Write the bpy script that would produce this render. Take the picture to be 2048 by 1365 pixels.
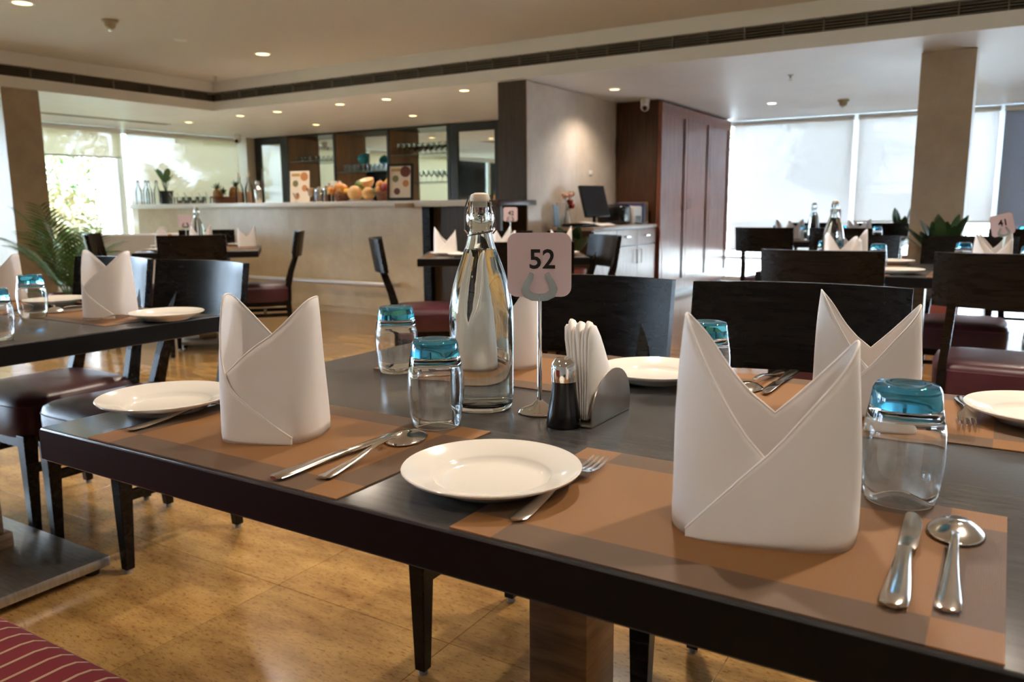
import bpy, bmesh, math, random
import numpy as np
from mathutils import Vector, Matrix
random.seed(52)
PI = math.pi
sc = bpy.context.scene
COL = sc.collection
for o in list(bpy.data.objects):
    bpy.data.objects.remove(o)

# ------------------------------------------------------------------ camera
cam_d = bpy.data.cameras.new('camera')
cam = bpy.data.objects.new('camera', cam_d)
COL.objects.link(cam)
sc.camera = cam
cam_d.sensor_width = 36.0
cam_d.lens = 1598.0 / 2048.0 * 36.0
cam_d.clip_start = 0.02
cam_d.clip_end = 400
pitch, yaw, roll = 0.16564521, -0.55449821, 0.00795784
cy, sy, cp, sp, cr, sr = math.cos(yaw), math.sin(yaw), math.cos(pitch), math.sin(pitch), math.cos(roll), math.sin(roll)
fwd = Vector((sy * cp, cy * cp, -sp)); rgt = Vector((cy, -sy, 0)); dwn = fwd.cross(rgt)
r2 = cr * rgt + sr * dwn; d2 = -sr * rgt + cr * dwn
mw = Matrix.Identity(4)
for i in range(3):
    mw[i][0] = r2[i]; mw[i][1] = -d2[i]; mw[i][2] = -fwd[i]
mw[0][3], mw[1][3], mw[2][3] = 0.0, 0.0, 1.05
cam.matrix_world = mw
cam_d.dof.use_dof = True
cam_d.dof.focus_distance = 1.12
cam_d.dof.aperture_fstop = 7.5

# ------------------------------------------------------------------ world, sun, exposure
world = bpy.data.worlds.new('sky'); sc.world = world; world.use_nodes = True
wn = world.node_tree.nodes; wl = world.node_tree.links
bg = wn['Background']
bg.inputs['Color'].default_value = (0.64, 0.75, 1.0, 1)
bg.inputs['Strength'].default_value = 13.0
sun_d = bpy.data.lights.new('sun', 'SUN'); sun_d.energy = 6.0; sun_d.angle = 0.01; sun_d.color = (1, 0.93, 0.8)
sun = bpy.data.objects.new('sun', sun_d); COL.objects.link(sun)
sun.rotation_euler = (Vector((-0.55, 0.38, -0.75)).to_track_quat('-Z', 'Y')).to_euler()
sc.view_settings.view_transform = 'Standard'
sc.view_settings.look = 'None'
sc.view_settings.gamma = 1.0
sc.view_settings.use_curve_mapping = False
sc.view_settings.exposure = 1.35
sc.cycles.use_denoising = True
sc.cycles.max_bounces = 10
sc.cycles.diffuse_bounces = 4
sc.cycles.glossy_bounces = 4
sc.cycles.transmission_bounces = 9
sc.cycles.transparent_max_bounces = 12
sc.cycles.adaptive_threshold = 0.05
sc.cycles.sample_clamp_indirect = 6.0

# ------------------------------------------------------------------ materials
MATS = {}
def mat(name, col=(0.8, 0.8, 0.8), rough=0.5, metal=0.0, spec=0.5, **k):
    if name in MATS: return MATS[name]
    m = bpy.data.materials.new(name); m.use_nodes = True
    b = m.node_tree.nodes['Principled BSDF']
    b.inputs['Base Color'].default_value = (*col, 1)
    b.inputs['Roughness'].default_value = rough
    b.inputs['Metallic'].default_value = metal
    b.inputs['Specular IOR Level'].default_value = spec
    for kk, v in k.items():
        b.inputs[kk.replace('_', ' ')].default_value = v
    MATS[name] = m
    return m
def nodes(m): return m.node_tree.nodes, m.node_tree.links, m.node_tree.nodes['Principled BSDF']
def noise_col(m, c1, c2, scale=5.0, detail=4.0, coord='Object', stretch=(1, 1, 1), lo=0.3, hi=0.7, bump=0.0, bscale=None, rough=0.55):
    n, l, b = nodes(m)
    tc = n.new('ShaderNodeTexCoord'); mp = n.new('ShaderNodeMapping'); mp.inputs['Scale'].default_value = stretch
    l.new(tc.outputs[coord], mp.inputs['Vector'])
    t = n.new('ShaderNodeTexNoise'); t.inputs['Scale'].default_value = scale; t.inputs['Detail'].default_value = detail; t.inputs['Roughness'].default_value = rough
    l.new(mp.outputs[0], t.inputs['Vector'])
    r = n.new('ShaderNodeValToRGB'); r.color_ramp.elements[0].position = lo; r.color_ramp.elements[1].position = hi
    r.color_ramp.elements[0].color = (*c1, 1); r.color_ramp.elements[1].color = (*c2, 1)
    l.new(t.outputs['Fac'], r.inputs['Fac']); l.new(r.outputs['Color'], b.inputs['Base Color'])
    if bump:
        bp = n.new('ShaderNodeBump'); bp.inputs['Strength'].default_value = bump; bp.inputs['Distance'].default_value = 0.002
        if bscale:
            t2 = n.new('ShaderNodeTexNoise'); t2.inputs['Scale'].default_value = bscale; t2.inputs['Detail'].default_value = 3
            l.new(mp.outputs[0], t2.inputs['Vector']); l.new(t2.outputs['Fac'], bp.inputs['Height'])
        else:
            l.new(t.outputs['Fac'], bp.inputs['Height'])
        l.new(bp.outputs['Normal'], b.inputs['Normal'])
    return m

black_wood = noise_col(mat('black_wood', rough=0.27, spec=0.2), (0.003, 0.0028, 0.0028), (0.012, 0.009, 0.007), 6, 5, stretch=(1.5, 14, 14), bump=0.25, bscale=30)
table_wood = noise_col(mat('table_wood', rough=0.20, spec=0.5), (0.050, 0.050, 0.053), (0.078, 0.077, 0.079), 5, 5, stretch=(2, 16, 16), bump=0.06, bscale=25)
table_edge = mat('table_edge', (0.004, 0.003, 0.003), 0.45, 0, 0.2)
leather = noise_col(mat('leather', rough=0.36, spec=0.5), (0.040, 0.008, 0.014), (0.065, 0.014, 0.022), 9, 3, bump=0.18, bscale=220)
stitch_m = mat('stitching', (0.12, 0.035, 0.035), 0.6)
brown_wood = noise_col(mat('brown_wood', rough=0.30, spec=0.5), (0.045, 0.018, 0.008), (0.10, 0.042, 0.02), 4, 6, stretch=(9, 9, 0.8), bump=0.05)
red_wood = noise_col(mat('red_wood', rough=0.24, spec=0.4), (0.20, 0.065, 0.040), (0.30, 0.115, 0.075), 4, 6, stretch=(9, 9, 0.7))
shelf_wood = noise_col(mat('shelf_wood', rough=0.4), (0.34, 0.22, 0.125), (0.46, 0.31, 0.19), 4, 6, stretch=(8, 8, 0.7))
pillar_wood = noise_col(mat('pillar_wood', rough=0.28), (0.035, 0.02, 0.008), (0.075, 0.043, 0.018), 4, 6, stretch=(9, 9, 0.7))
marble = noise_col(mat('marble', rough=0.32), (0.52, 0.38, 0.205), (0.74, 0.585, 0.365), 3.2, 9, lo=0.25, hi=0.72, rough=0.66)
marble_wall = noise_col(mat('marble_wall', rough=0.22), (0.56, 0.46, 0.37), (0.74, 0.65, 0.55), 2.6, 9, lo=0.25, hi=0.72, rough=0.66)
marble_col = noise_col(mat('marble_column', rough=0.45), (0.35, 0.26, 0.17), (0.48, 0.37, 0.25), 3.4, 9, lo=0.25, hi=0.72, rough=0.68)
white_top = mat('white_stone', (0.78, 0.74, 0.66), 0.3)
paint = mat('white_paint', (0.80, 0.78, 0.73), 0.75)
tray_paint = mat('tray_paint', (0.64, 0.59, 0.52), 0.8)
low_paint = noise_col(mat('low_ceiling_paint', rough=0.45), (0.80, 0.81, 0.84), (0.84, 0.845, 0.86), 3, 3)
wall_paint = mat('wall_paint', (0.62, 0.58, 0.50), 0.7)
dark_void = mat('duct_dark', (0.01, 0.009, 0.008), 0.9)
grille_m = mat('grille_grey', (0.22, 0.19, 0.15), 0.45)
steel = mat('steel', (0.72, 0.69, 0.64), 0.16, 1.0)
brushed = noise_col(mat('brushed_steel', rough=0.30, metal=1.0), (0.30, 0.275, 0.235), (0.46, 0.43, 0.38), 5, 4, stretch=(2, 30, 2))
dull_steel = noise_col(mat('dull_steel', rough=0.38, metal=1.0), (0.40, 0.38, 0.34), (0.55, 0.52, 0.47), 6, 4, stretch=(3, 20, 3))
chrome = mat('chrome', (0.85, 0.83, 0.80), 0.06, 1.0)
porcelain = mat('porcelain', (0.83, 0.80, 0.74), 0.10, 0.0, 0.6)
black_frame = mat('black_frame', (0.010, 0.012, 0.011), 0.35)
plastic_black = mat('black_plastic', (0.006, 0.006, 0.007), 0.22)
plastic_white = mat('white_plastic', (0.75, 0.74, 0.72), 0.4)
rubber = mat('grey_rubber', (0.25, 0.24, 0.23), 0.7)
mirror_m = mat('mirror', (0.86, 0.90, 0.88), 0.02, 1.0)
paper = mat('paper', (0.86, 0.83, 0.80), 0.75)
cork = mat('cork_white', (0.75, 0.66, 0.54), 0.6)
ink = mat('black_ink', (0.006, 0.006, 0.006), 0.5)
card_m = mat('card_pinkish', (0.70, 0.55, 0.58), 0.45)
foil_green = mat('leaf_green', (0.05, 0.13, 0.025), 0.45)
leaf_dark = mat('leaf_dark', (0.02, 0.06, 0.018), 0.4)
palm_green = mat('palm_green', (0.07, 0.15, 0.03), 0.45)
pot_black = mat('pot_black', (0.012, 0.016, 0.02), 0.5)
pot_clay = mat('pot_red', (0.28, 0.07, 0.05), 0.6)
soil = mat('soil', (0.04, 0.025, 0.015), 0.9)
basket_m = noise_col(mat('wicker', rough=0.6), (0.13, 0.04, 0.015), (0.25, 0.09, 0.035), 60, 2, stretch=(1, 1, 3))
orange_fruit = noise_col(mat('orange_fruit', rough=0.45), (0.65, 0.20, 0.03), (0.72, 0.32, 0.06), 8, 3)
melon_m = noise_col(mat('melon_rind', rough=0.55), (0.66, 0.36, 0.12), (0.75, 0.47, 0.20), 30, 3)
melon_flesh = mat('melon_flesh', (0.85, 0.38, 0.08), 0.4)
melon_seed = mat('melon_seed', (0.60, 0.18, 0.03), 0.5)
green_fruit = noise_col(mat('green_fruit', rough=0.45), (0.06, 0.12, 0.02), (0.13, 0.22, 0.04), 7, 3)
yellow_fruit = mat('yellow_fruit', (0.85, 0.50, 0.05), 0.4)
red_fruit = mat('red_fruit', (0.30, 0.03, 0.03), 0.35)
pine_m = noise_col(mat('pineapple_skin', rough=0.6), (0.22, 0.10, 0.02), (0.50, 0.26, 0.06), 40, 2)
coffee = mat('brown_liquid', (0.05, 0.018, 0.008), 0.3)
peach = mat('peach_liquid', (0.80, 0.45, 0.28), 0.3)
teal_m = mat('teal_ball', (0.01, 0.26, 0.36), 0.35)
navy = mat('navy_box', (0.035, 0.035, 0.10), 0.5)
tan = mat('tan_board', (0.35, 0.21, 0.09), 0.6)
blue_card = mat('blue_card', (0.20, 0.32, 0.46), 0.5)
red_m = mat('red_petals', (0.30, 0.015, 0.015), 0.5)
pink_m = mat('pink_petals', (0.75, 0.45, 0.38), 0.5)
orange_cloth = mat('orange_cloth', (0.70, 0.25, 0.02), 0.8)
wire_red = mat('orange_wire', (0.50, 0.10, 0.03), 0.5)

# cloth napkin
napkin_m = mat('napkin_cloth', (0.80, 0.76, 0.74), 0.85, 0, 0.2)
n, l, b = nodes(napkin_m)
tc = n.new('ShaderNodeTexCoord'); t = n.new('ShaderNodeTexNoise'); t.inputs['Scale'].default_value = 9; t.inputs['Detail'].default_value = 3
bp = n.new('ShaderNodeBump'); bp.inputs['Strength'].default_value = 0.35; bp.inputs['Distance'].default_value = 0.012
l.new(tc.outputs['Object'], t.inputs['Vector']); l.new(t.outputs['Fac'], bp.inputs['Height']); l.new(bp.outputs['Normal'], b.inputs['Normal'])
b.inputs['Sheen Weight'].default_value = 0.2
white_cloth = mat('white_cloth', (0.82, 0.82, 0.82), 0.85)

# woven placemat: two tones laid out in a frame, with a fine weave
mat_m = mat('woven_mat', (0.3, 0.15, 0.06), 0.55, 0, 0.35)
n, l, b = nodes(mat_m)
tc = n.new('ShaderNodeTexCoord'); sx = n.new('ShaderNodeSeparateXYZ'); l.new(tc.outputs['Object'], sx.inputs[0])
def absgt(axis, lim):
    a = n.new('ShaderNodeMath'); a.operation = 'ABSOLUTE'; l.new(sx.outputs[axis], a.inputs[0])
    g = n.new('ShaderNodeMath'); g.operation = 'GREATER_THAN'; g.inputs[1].default_value = lim; l.new(a.outputs[0], g.inputs[0])
    return g
gx = absgt(0, 0.178); gy = absgt(1, 0.103)
df = n.new('ShaderNodeMath'); df.operation = 'SUBTRACT'; l.new(gx.outputs[0], df.inputs[0]); l.new(gy.outputs[0], df.inputs[1])
ab = n.new('ShaderNodeMath'); ab.operation = 'ABSOLUTE'; l.new(df.outputs[0], ab.inputs[0])
mx = n.new('ShaderNodeMix'); mx.data_type = 'RGBA'
mx.inputs['A'].default_value = (0.34, 0.158, 0.052, 1); mx.inputs['B'].default_value = (0.17, 0.098, 0.055, 1)
l.new(ab.outputs[0], mx.inputs['Factor'])
w1 = n.new('ShaderNodeTexWave'); w1.inputs['Scale'].default_value = 210; w1.bands_direction = 'X'
w2 = n.new('ShaderNodeTexWave'); w2.inputs['Scale'].default_value = 210; w2.bands_direction = 'Y'
l.new(tc.outputs['Object'], w1.inputs['Vector']); l.new(tc.outputs['Object'], w2.inputs['Vector'])
mu = n.new('ShaderNodeMath'); mu.operation = 'MULTIPLY'; l.new(w1.outputs['Fac'], mu.inputs[0]); l.new(w2.outputs['Fac'], mu.inputs[1])
m2 = n.new('ShaderNodeMix'); m2.data_type = 'RGBA'; m2.blend_type = 'MULTIPLY'; m2.inputs['Factor'].default_value = 0.35
l.new(mx.outputs['Result'], m2.inputs['A']); l.new(mu.outputs[0], m2.inputs['B'])
l.new(m2.outputs['Result'], b.inputs['Base Color'])
bp = n.new('ShaderNodeBump'); bp.inputs['Strength'].default_value = 0.4; bp.inputs['Distance'].default_value = 0.0006
l.new(mu.outputs[0], bp.inputs['Height']); l.new(bp.outputs['Normal'], b.inputs['Normal'])

# floor stone tile
tile_m = mat('floor_stone', (0.5, 0.36, 0.17), 0.16, 0, 0.75)
n, l, b = nodes(tile_m)
tc = n.new('ShaderNodeTexCoord'); ge = n.new('ShaderNodeNewGeometry'); oi = n.new('ShaderNodeObjectInfo')
mp = n.new('ShaderNodeMapping'); mp.inputs['Scale'].default_value = (1.0, 3.0, 1.0)
l.new(ge.outputs['Position'], mp.inputs['Vector'])
t1 = n.new('ShaderNodeTexNoise'); t1.inputs['Scale'].default_value = 3.2; t1.inputs['Detail'].default_value = 8; t1.inputs['Roughness'].default_value = 0.68
l.new(mp.outputs[0], t1.inputs['Vector'])
r1 = n.new('ShaderNodeValToRGB'); r1.color_ramp.elements[0].position = 0.28; r1.color_ramp.elements[1].position = 0.72
r1.color_ramp.elements[0].color = (0.19, 0.09, 0.026, 1); r1.color_ramp.elements[1].color = (0.49, 0.30, 0.105, 1)
l.new(t1.outputs['Fac'], r1.inputs['Fac'])
t2 = n.new('ShaderNodeTexNoise'); t2.inputs['Scale'].default_value = 48; t2.inputs['Detail'].default_value = 6; t2.inputs['Roughness'].default_value = 0.75
l.new(mp.outputs[0], t2.inputs['Vector'])
r2_ = n.new('ShaderNodeValToRGB'); r2_.color_ramp.elements[0].position = 0.36; r2_.color_ramp.elements[1].position = 0.47
r2_.color_ramp.elements[0].color = (0.30, 0.18, 0.08, 1); r2_.color_ramp.elements[1].color = (1, 1, 1, 1)
l.new(t2.outputs['Fac'], r2_.inputs['Fac'])
mm = n.new('ShaderNodeMix'); mm.data_type = 'RGBA'; mm.blend_type = 'MULTIPLY'; mm.inputs['Factor'].default_value = 0.8
l.new(r1.outputs['Color'], mm.inputs['A']); l.new(r2_.outputs['Color'], mm.inputs['B'])
hs = n.new('ShaderNodeHueSaturation'); mr = n.new('ShaderNodeMapRange'); mr.inputs['To Min'].default_value = 0.86; mr.inputs['To Max'].default_value = 1.1
l.new(oi.outputs['Random'], mr.inputs['Value']); l.new(mr.outputs[0], hs.inputs['Value']); l.new(mm.outputs['Result'], hs.inputs['Color'])
l.new(hs.outputs['Color'], b.inputs['Base Color'])
grout_m = mat('grout', (0.30, 0.19, 0.08), 0.6)

# striped banquette velvet
stripe_m = mat('striped_velvet', (0.2, 0.01, 0.02), 0.8)
n, l, b = nodes(stripe_m)
tc = n.new('ShaderNodeTexCoord'); sx = n.new('ShaderNodeSeparateXYZ'); l.new(tc.outputs['Object'], sx.inputs[0])
ad = n.new('ShaderNodeMath'); ad.operation = 'MULTIPLY'; ad.inputs[1].default_value = 1 / 0.034; l.new(sx.outputs[0], ad.inputs[0])
fr = n.new('ShaderNodeMath'); fr.operation = 'FRACT'; l.new(ad.outputs[0], fr.inputs[0])
rr = n.new('ShaderNodeValToRGB'); e = rr.color_ramp.elements
e[0].position = 0.0; e[0].color = (0.20, 0.005, 0.014, 1); e[1].position = 0.8; e[1].color = (0.22, 0.006, 0.016, 1)
e2 = e.new(0.83); e2.color = (0.55, 0.36, 0.22, 1); e3 = e.new(0.95); e3.color = (0.50, 0.32, 0.2, 1); e4 = e.new(0.985); e4.color = (0.13, 0.006, 0.012, 1)
l.new(fr.outputs[0], rr.inputs['Fac']); l.new(rr.outputs['Color'], b.inputs['Base Color'])

def glass_mat(name, col=(1, 1, 1), ior=1.48, rough=0.0):
    m = mat(name, col, rough, 0, 0.5); b = nodes(m)[2]
    b.inputs['Transmission Weight'].default_value = 1.0; b.inputs['IOR'].default_value = ior
    return m
clear_glass = glass_mat('clear_glass', (0.97, 0.99, 0.99))
bottle_glass = glass_mat('bottle_glass', (0.93, 0.985, 0.98))
blue_glass = glass_mat('blue_glass', (0.08, 0.52, 0.85))
nodes(blue_glass)[2].inputs['Transmission Weight'].default_value = 0.94
water_m = glass_mat('water', (0.98, 0.995, 1.0), 1.33)

def thin_glass(name, tint=(0.95, 1, 0.98), refl=0.07):
    m = bpy.data.materials.new(name); m.use_nodes = True; MATS[name] = m
    n = m.node_tree.nodes; l = m.node_tree.links
    n.remove(n['Principled BSDF']); out = n['Material Output']
    tr = n.new('ShaderNodeBsdfTransparent'); tr.inputs[0].default_value = (*tint, 1)
    gl = n.new('ShaderNodeBsdfGlossy'); gl.inputs['Roughness'].default_value = 0.02
    mi = n.new('ShaderNodeMixShader'); fr = n.new('ShaderNodeFresnel'); fr.inputs['IOR'].default_value = 1.45
    l.new(fr.outputs[0], mi.inputs[0]); l.new(tr.outputs[0], mi.inputs[1]); l.new(gl.outputs[0], mi.inputs[2]); l.new(mi.outputs[0], out.inputs[0])
    return m
pane_glass = thin_glass('window_glass')
small_glass = thin_glass('shelf_glass', (0.965, 0.985, 0.98))

def blind_mat(name, col, trans, opac=1.0):
    m = bpy.data.materials.new(name); m.use_nodes = True; MATS[name] = m
    n = m.node_tree.nodes; l = m.node_tree.links
    n.remove(n['Principled BSDF']); out = n['Material Output']
    tr = n.new('ShaderNodeBsdfTransparent'); tr.inputs[0].default_value = (1, 1, 1, 1)
    tl = n.new('ShaderNodeBsdfTranslucent'); tl.inputs[0].default_value = (*col, 1)
    df = n.new('ShaderNodeBsdfDiffuse'); df.inputs[0].default_value = (*col, 1)
    a = n.new('ShaderNodeMixShader'); a.inputs[0].default_value = opac
    l.new(tl.outputs[0], a.inputs[1]); l.new(df.outputs[0], a.inputs[2])
    mi = n.new('ShaderNodeMixShader'); mi.inputs[0].default_value = trans
    l.new(a.outputs[0], mi.inputs[1]); l.new(tr.outputs[0], mi.inputs[2]); l.new(mi.outputs[0], out.inputs[0])
    return m
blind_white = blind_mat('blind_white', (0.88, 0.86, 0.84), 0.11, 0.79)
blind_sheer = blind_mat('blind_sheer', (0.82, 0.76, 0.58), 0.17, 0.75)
blind_shaded = blind_mat('blind_shaded', (0.42, 0.47, 0.56), 0.01, 0.85)  # blind lying in shade; the shade is put into its fabric colour

def emis(name, col, strength):
    m = mat(name, (0.8, 0.8, 0.8), 0.4); b = nodes(m)[2]
    b.inputs['Emission Color'].default_value = (*col, 1); b.inputs['Emission Strength'].default_value = strength
    return m
lamp_warm = emis('lamp_warm', (1.0, 0.72, 0.30), 2.6)
lamp_white = emis('lamp_white', (1.0, 0.93, 0.80), 5)

# ------------------------------------------------------------------ mesh helpers
class MB:
    def __init__(s): s.v = []; s.f = []
    def add(s, vs, fs, mx=None):
        o = len(s.v)
        for p in vs:
            s.v.append(tuple(mx @ Vector(p)) if mx else tuple(p))
        s.f += [tuple(i + o for i in f) for f in fs]
        return s
    def box(s, x0, x1, y0, y1, z0, z1, mx=None):
        vs = [(x0, y0, z0), (x1, y0, z0), (x1, y1, z0), (x0, y1, z0), (x0, y0, z1), (x1, y0, z1), (x1, y1, z1), (x0, y1, z1)]
        return s.add(vs, [(0, 3, 2, 1), (4, 5, 6, 7), (0, 1, 5, 4), (1, 2, 6, 5), (2, 3, 7, 6), (3, 0, 4, 7)], mx)
    def rbox(s, x0, x1, y0, y1, z0, z1, r=0.01, seg=3, mx=None):
        bm = bmesh.new(); bmesh.ops.create_cube(bm, size=1)
        bmesh.ops.scale(bm, vec=(x1 - x0, y1 - y0, z1 - z0), verts=bm.verts)
        bmesh.ops.bevel(bm, geom=bm.edges[:], offset=r, segments=seg, profile=0.5, affect='EDGES')
        bmesh.ops.translate(bm, vec=((x0 + x1) / 2, (y0 + y1) / 2, (z0 + z1) / 2), verts=bm.verts)
        bm.verts.index_update()
        s.add([v.co[:] for v in bm.verts], [[v.index for v in f.verts] for f in bm.faces], mx); bm.free()
        return s
    def lathe(s, prof, n=24, c=(0, 0, 0), mx=None):
        vs = []; rings = []
        for r, z in prof:
            if r < 1e-6:
                rings.append([len(vs)]); vs.append((c[0], c[1], c[2] + z))
            else:
                rings.append(list(range(len(vs), len(vs) + n)))
                vs += [(c[0] + r * math.cos(2 * PI * i / n), c[1] + r * math.sin(2 * PI * i / n), c[2] + z) for i in range(n)]
        fs = []
        for a, b_ in zip(rings, rings[1:]):
            for i in range(n):
                j = (i + 1) % n
                if len(a) == 1 and len(b_) == 1: continue
                if len(a) == 1: fs.append((a[0], b_[j], b_[i]))
                elif len(b_) == 1: fs.append((a[i], a[j], b_[0]))
                else: fs.append((a[i], a[j], b_[j], b_[i]))
        return s.add(vs, fs, mx)
    def tube(s, path, r, n=8, cap=True, mx=None):
        P = [Vector(p) for p in path]; R = r if isinstance(r, (list, tuple)) else [r] * len(P)
        vs = []; up = Vector((0, 0, 1)); prev = None
        for i, p in enumerate(P):
            d = (P[min(i + 1, len(P) - 1)] - P[max(i - 1, 0)]).normalized()
            if prev is None:
                a = up if abs(d.z) < 0.9 else Vector((1, 0, 0)); u = d.cross(a).normalized()
            else:
                u = (prev - d * prev.dot(d)).normalized()
            prev = u; w = d.cross(u)
            vs += [tuple(p + R[i] * (math.cos(2 * PI * k / n) * u + math.sin(2 * PI * k / n) * w)) for k in range(n)]
        fs = []
        for i in range(len(P) - 1):
            for k in range(n):
                j = (k + 1) % n
                fs.append((i * n + k, i * n + j, (i + 1) * n + j, (i + 1) * n + k))
        if cap:
            fs.append(tuple(range(n - 1, -1, -1))); fs.append(tuple((len(P) - 1) * n + k for k in range(n)))
        return s.add(vs, fs, mx)
    def loft(s, rings, cap=True, closed=True, mx=None):
        n = len(rings[0]); vs = [p for r in rings for p in r]; fs = []
        for i in range(len(rings) - 1):
            for k in range(n if closed else n - 1):
                j = (k + 1) % n
                fs.append((i * n + k, i * n + j, (i + 1) * n + j, (i + 1) * n + k))
        if cap:
            fs.append(tuple(range(n - 1, -1, -1))); fs.append(tuple((len(rings) - 1) * n + k for k in range(n)))
        return s.add(vs, fs, mx)
    def prism(s, poly, z0, z1, mx=None):
        n = len(poly)
        vs = [(x, y, z0) for x, y in poly] + [(x, y, z1) for x, y in poly]
        fs = [tuple(range(n - 1, -1, -1)), tuple(range(n, 2 * n))] + [(i, (i + 1) % n, n + (i + 1) % n, n + i) for i in range(n)]
        return s.add(vs, fs, mx)
    def sphere(s, c, rx, ry=None, rz=None, n=16, m=10, mx=None):
        ry = ry or rx; rz = rz or rx
        vs = [(c[0], c[1], c[2] + rz)]
        for j in range(1, m):
            a = PI * j / m
            vs += [(c[0] + rx * math.sin(a) * math.cos(2 * PI * i / n), c[1] + ry * math.sin(a) * math.sin(2 * PI * i / n), c[2] + rz * math.cos(a)) for i in range(n)]
        vs.append((c[0], c[1], c[2] - rz)); fs = []
        for i in range(n): fs.append((0, 1 + i, 1 + (i + 1) % n))
        for j in range(m - 2):
            for i in range(n):
                a = 1 + j * n + i; b_ = 1 + j * n + (i + 1) % n
                fs.append((a, a + n, b_ + n, b_))
        o = 1 + (m - 2) * n
        for i in range(n): fs.append((o + i, len(vs) - 1, o + (i + 1) % n))
        return s.add(vs, fs, mx)
    def mesh(s, name, smooth=True, ang=35, bevel=0.0):
        me = bpy.data.meshes.new(name); me.from_pydata(s.v, [], s.f)
        bm = bmesh.new(); bm.from_mesh(me)
        if bevel:
            bmesh.ops.bevel(bm, geom=bm.edges[:], offset=bevel, segments=2, profile=0.5, affect='EDGES')
        bmesh.ops.recalc_face_normals(bm, faces=bm.faces)
        bm.to_mesh(me); bm.free()
        if smooth:
            me.polygons.foreach_set('use_smooth', [True] * len(me.polygons))
            me.set_sharp_from_angle(angle=math.radians(ang))
        me.update()
        return me
    def build(s, name, material, parent=None, **k):
        return obj(name, s.mesh(name, **k), material, parent)
def obj(name, me, material, parent=None):
    if material and not me.materials: me.materials.append(material)
    o = bpy.data.objects.new(name, me); COL.objects.link(o)
    if parent: o.parent = parent
    return o
def tag(o, label, cat, group=None):
    o['label'] = label; o['category'] = cat
    if group: o['group'] = group
    return o
def thing(name, label, cat, loc=(0, 0, 0), rotz=0.0, group=None):
    o = bpy.data.objects.new(name, None); COL.objects.link(o); o.empty_display_size = 0.05
    o.location = loc; o.rotation_euler = (0, 0, rotz)
    return tag(o, label, cat, group)
def struct(o, kind='structure'):
    o['kind'] = kind; return o
def dup(root, loc, rotz=0.0, label=None, group=None, scale=None):
    r = root.copy(); COL.objects.link(r); r.location = loc; r.rotation_euler = (0, 0, rotz)
    if label: r['label'] = label
    if group: r['group'] = group
    if scale: r.scale = scale
    for ch in root.children:
        c = ch.copy(); COL.objects.link(c); c.parent = r
        for g in ch.children:
            d = g.copy(); COL.objects.link(d); d.parent = c
    return r
class Proto:
    """first use moves the prototype itself, later uses copy it"""
    def __init__(s, root): s.root = root; s.used = False
    def __call__(s, loc, rotz=0.0, label=None, group=None, scale=None):
        if not s.used:
            s.used = True; r = s.root; r.location = loc; r.rotation_euler = (0, 0, rotz)
            if label: r['label'] = label
            if group: r['group'] = group
            if scale: r.scale = scale
            return r
        return dup(s.root, loc, rotz, label, group, scale or (1, 1, 1))
def RZ(a): return Matrix.Rotation(a, 4, 'Z')
def T(x, y, z): return Matrix.Translation((x, y, z))
def text_mesh(body, size, depth, weight=0.0):
    cu = bpy.data.curves.new('lettering', 'FONT'); cu.body = body; cu.size = size; cu.extrude = depth; cu.offset = weight
    cu.align_x = 'CENTER'; cu.align_y = 'CENTER'; cu.resolution_u = 3
    o = bpy.data.objects.new('lettering', cu); COL.objects.link(o)
    bpy.context.view_layer.update()
    me = bpy.data.meshes.new_from_object(o)
    bpy.data.objects.remove(o); bpy.data.curves.remove(cu)
    me.materials.clear()
    return me

# ------------------------------------------------------------------ the room
XL, XR, YB, YF, YBAR = -10.9, 4.5, -4.5, 11.4, 9.56
ZL, ZT = 2.2, 2.53
TX0, TX1, TY0, TY1 = -8.1, 2.6, -3.4, 6.45

floor = struct(MB().box(XL - 0.3, XR + 0.3, YB - 0.3, YF + 0.3, -0.2, -0.006).build('floor', grout_m, smooth=False))
TS = 0.6
tile_me = MB().box(-TS / 2 + 0.0008, TS / 2 - 0.0008, -TS / 2 + 0.0008, TS / 2 - 0.0008, -0.012, 0.0).mesh('floor_tile', smooth=False, bevel=0.0005)
tile_me.materials.append(tile_m)
cells = []
for i in range(-17, 10):
    for j in range(-11, 18):
        x, y = -1.085 + TS * (i + 0.5), 1.45 + TS * (j + 0.5)
        if XL - 0.1 < x < XR + 0.1 and YB - 0.1 < y < YF + 0.1:
            d = Vector((x, y, 0)) - Vector((0, 0, 1.05)); z = d.dot(fwd)
            vis = z > 0.3 and abs(d.dot(r2)) < z * 0.72
            cells.append((0 if vis else 1, d.length, x, y))
cells.sort()
for k, (_, _, x, y) in enumerate(cells[:300]):
    o = bpy.data.objects.new('floor_tile', tile_me); COL.objects.link(o); o.parent = floor; o.location = (x, y, 0)
mb = MB()
for _, _, x, y in cells[300:]:
    mb.box(x - TS / 2 + 0.0012, x + TS / 2 - 0.0012, y - TS / 2 + 0.0012, y + TS / 2 - 0.0012, -0.012, 0.0)
struct(mb.build('floor_tile_field', tile_m, floor, smooth=False), 'stuff')

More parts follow.
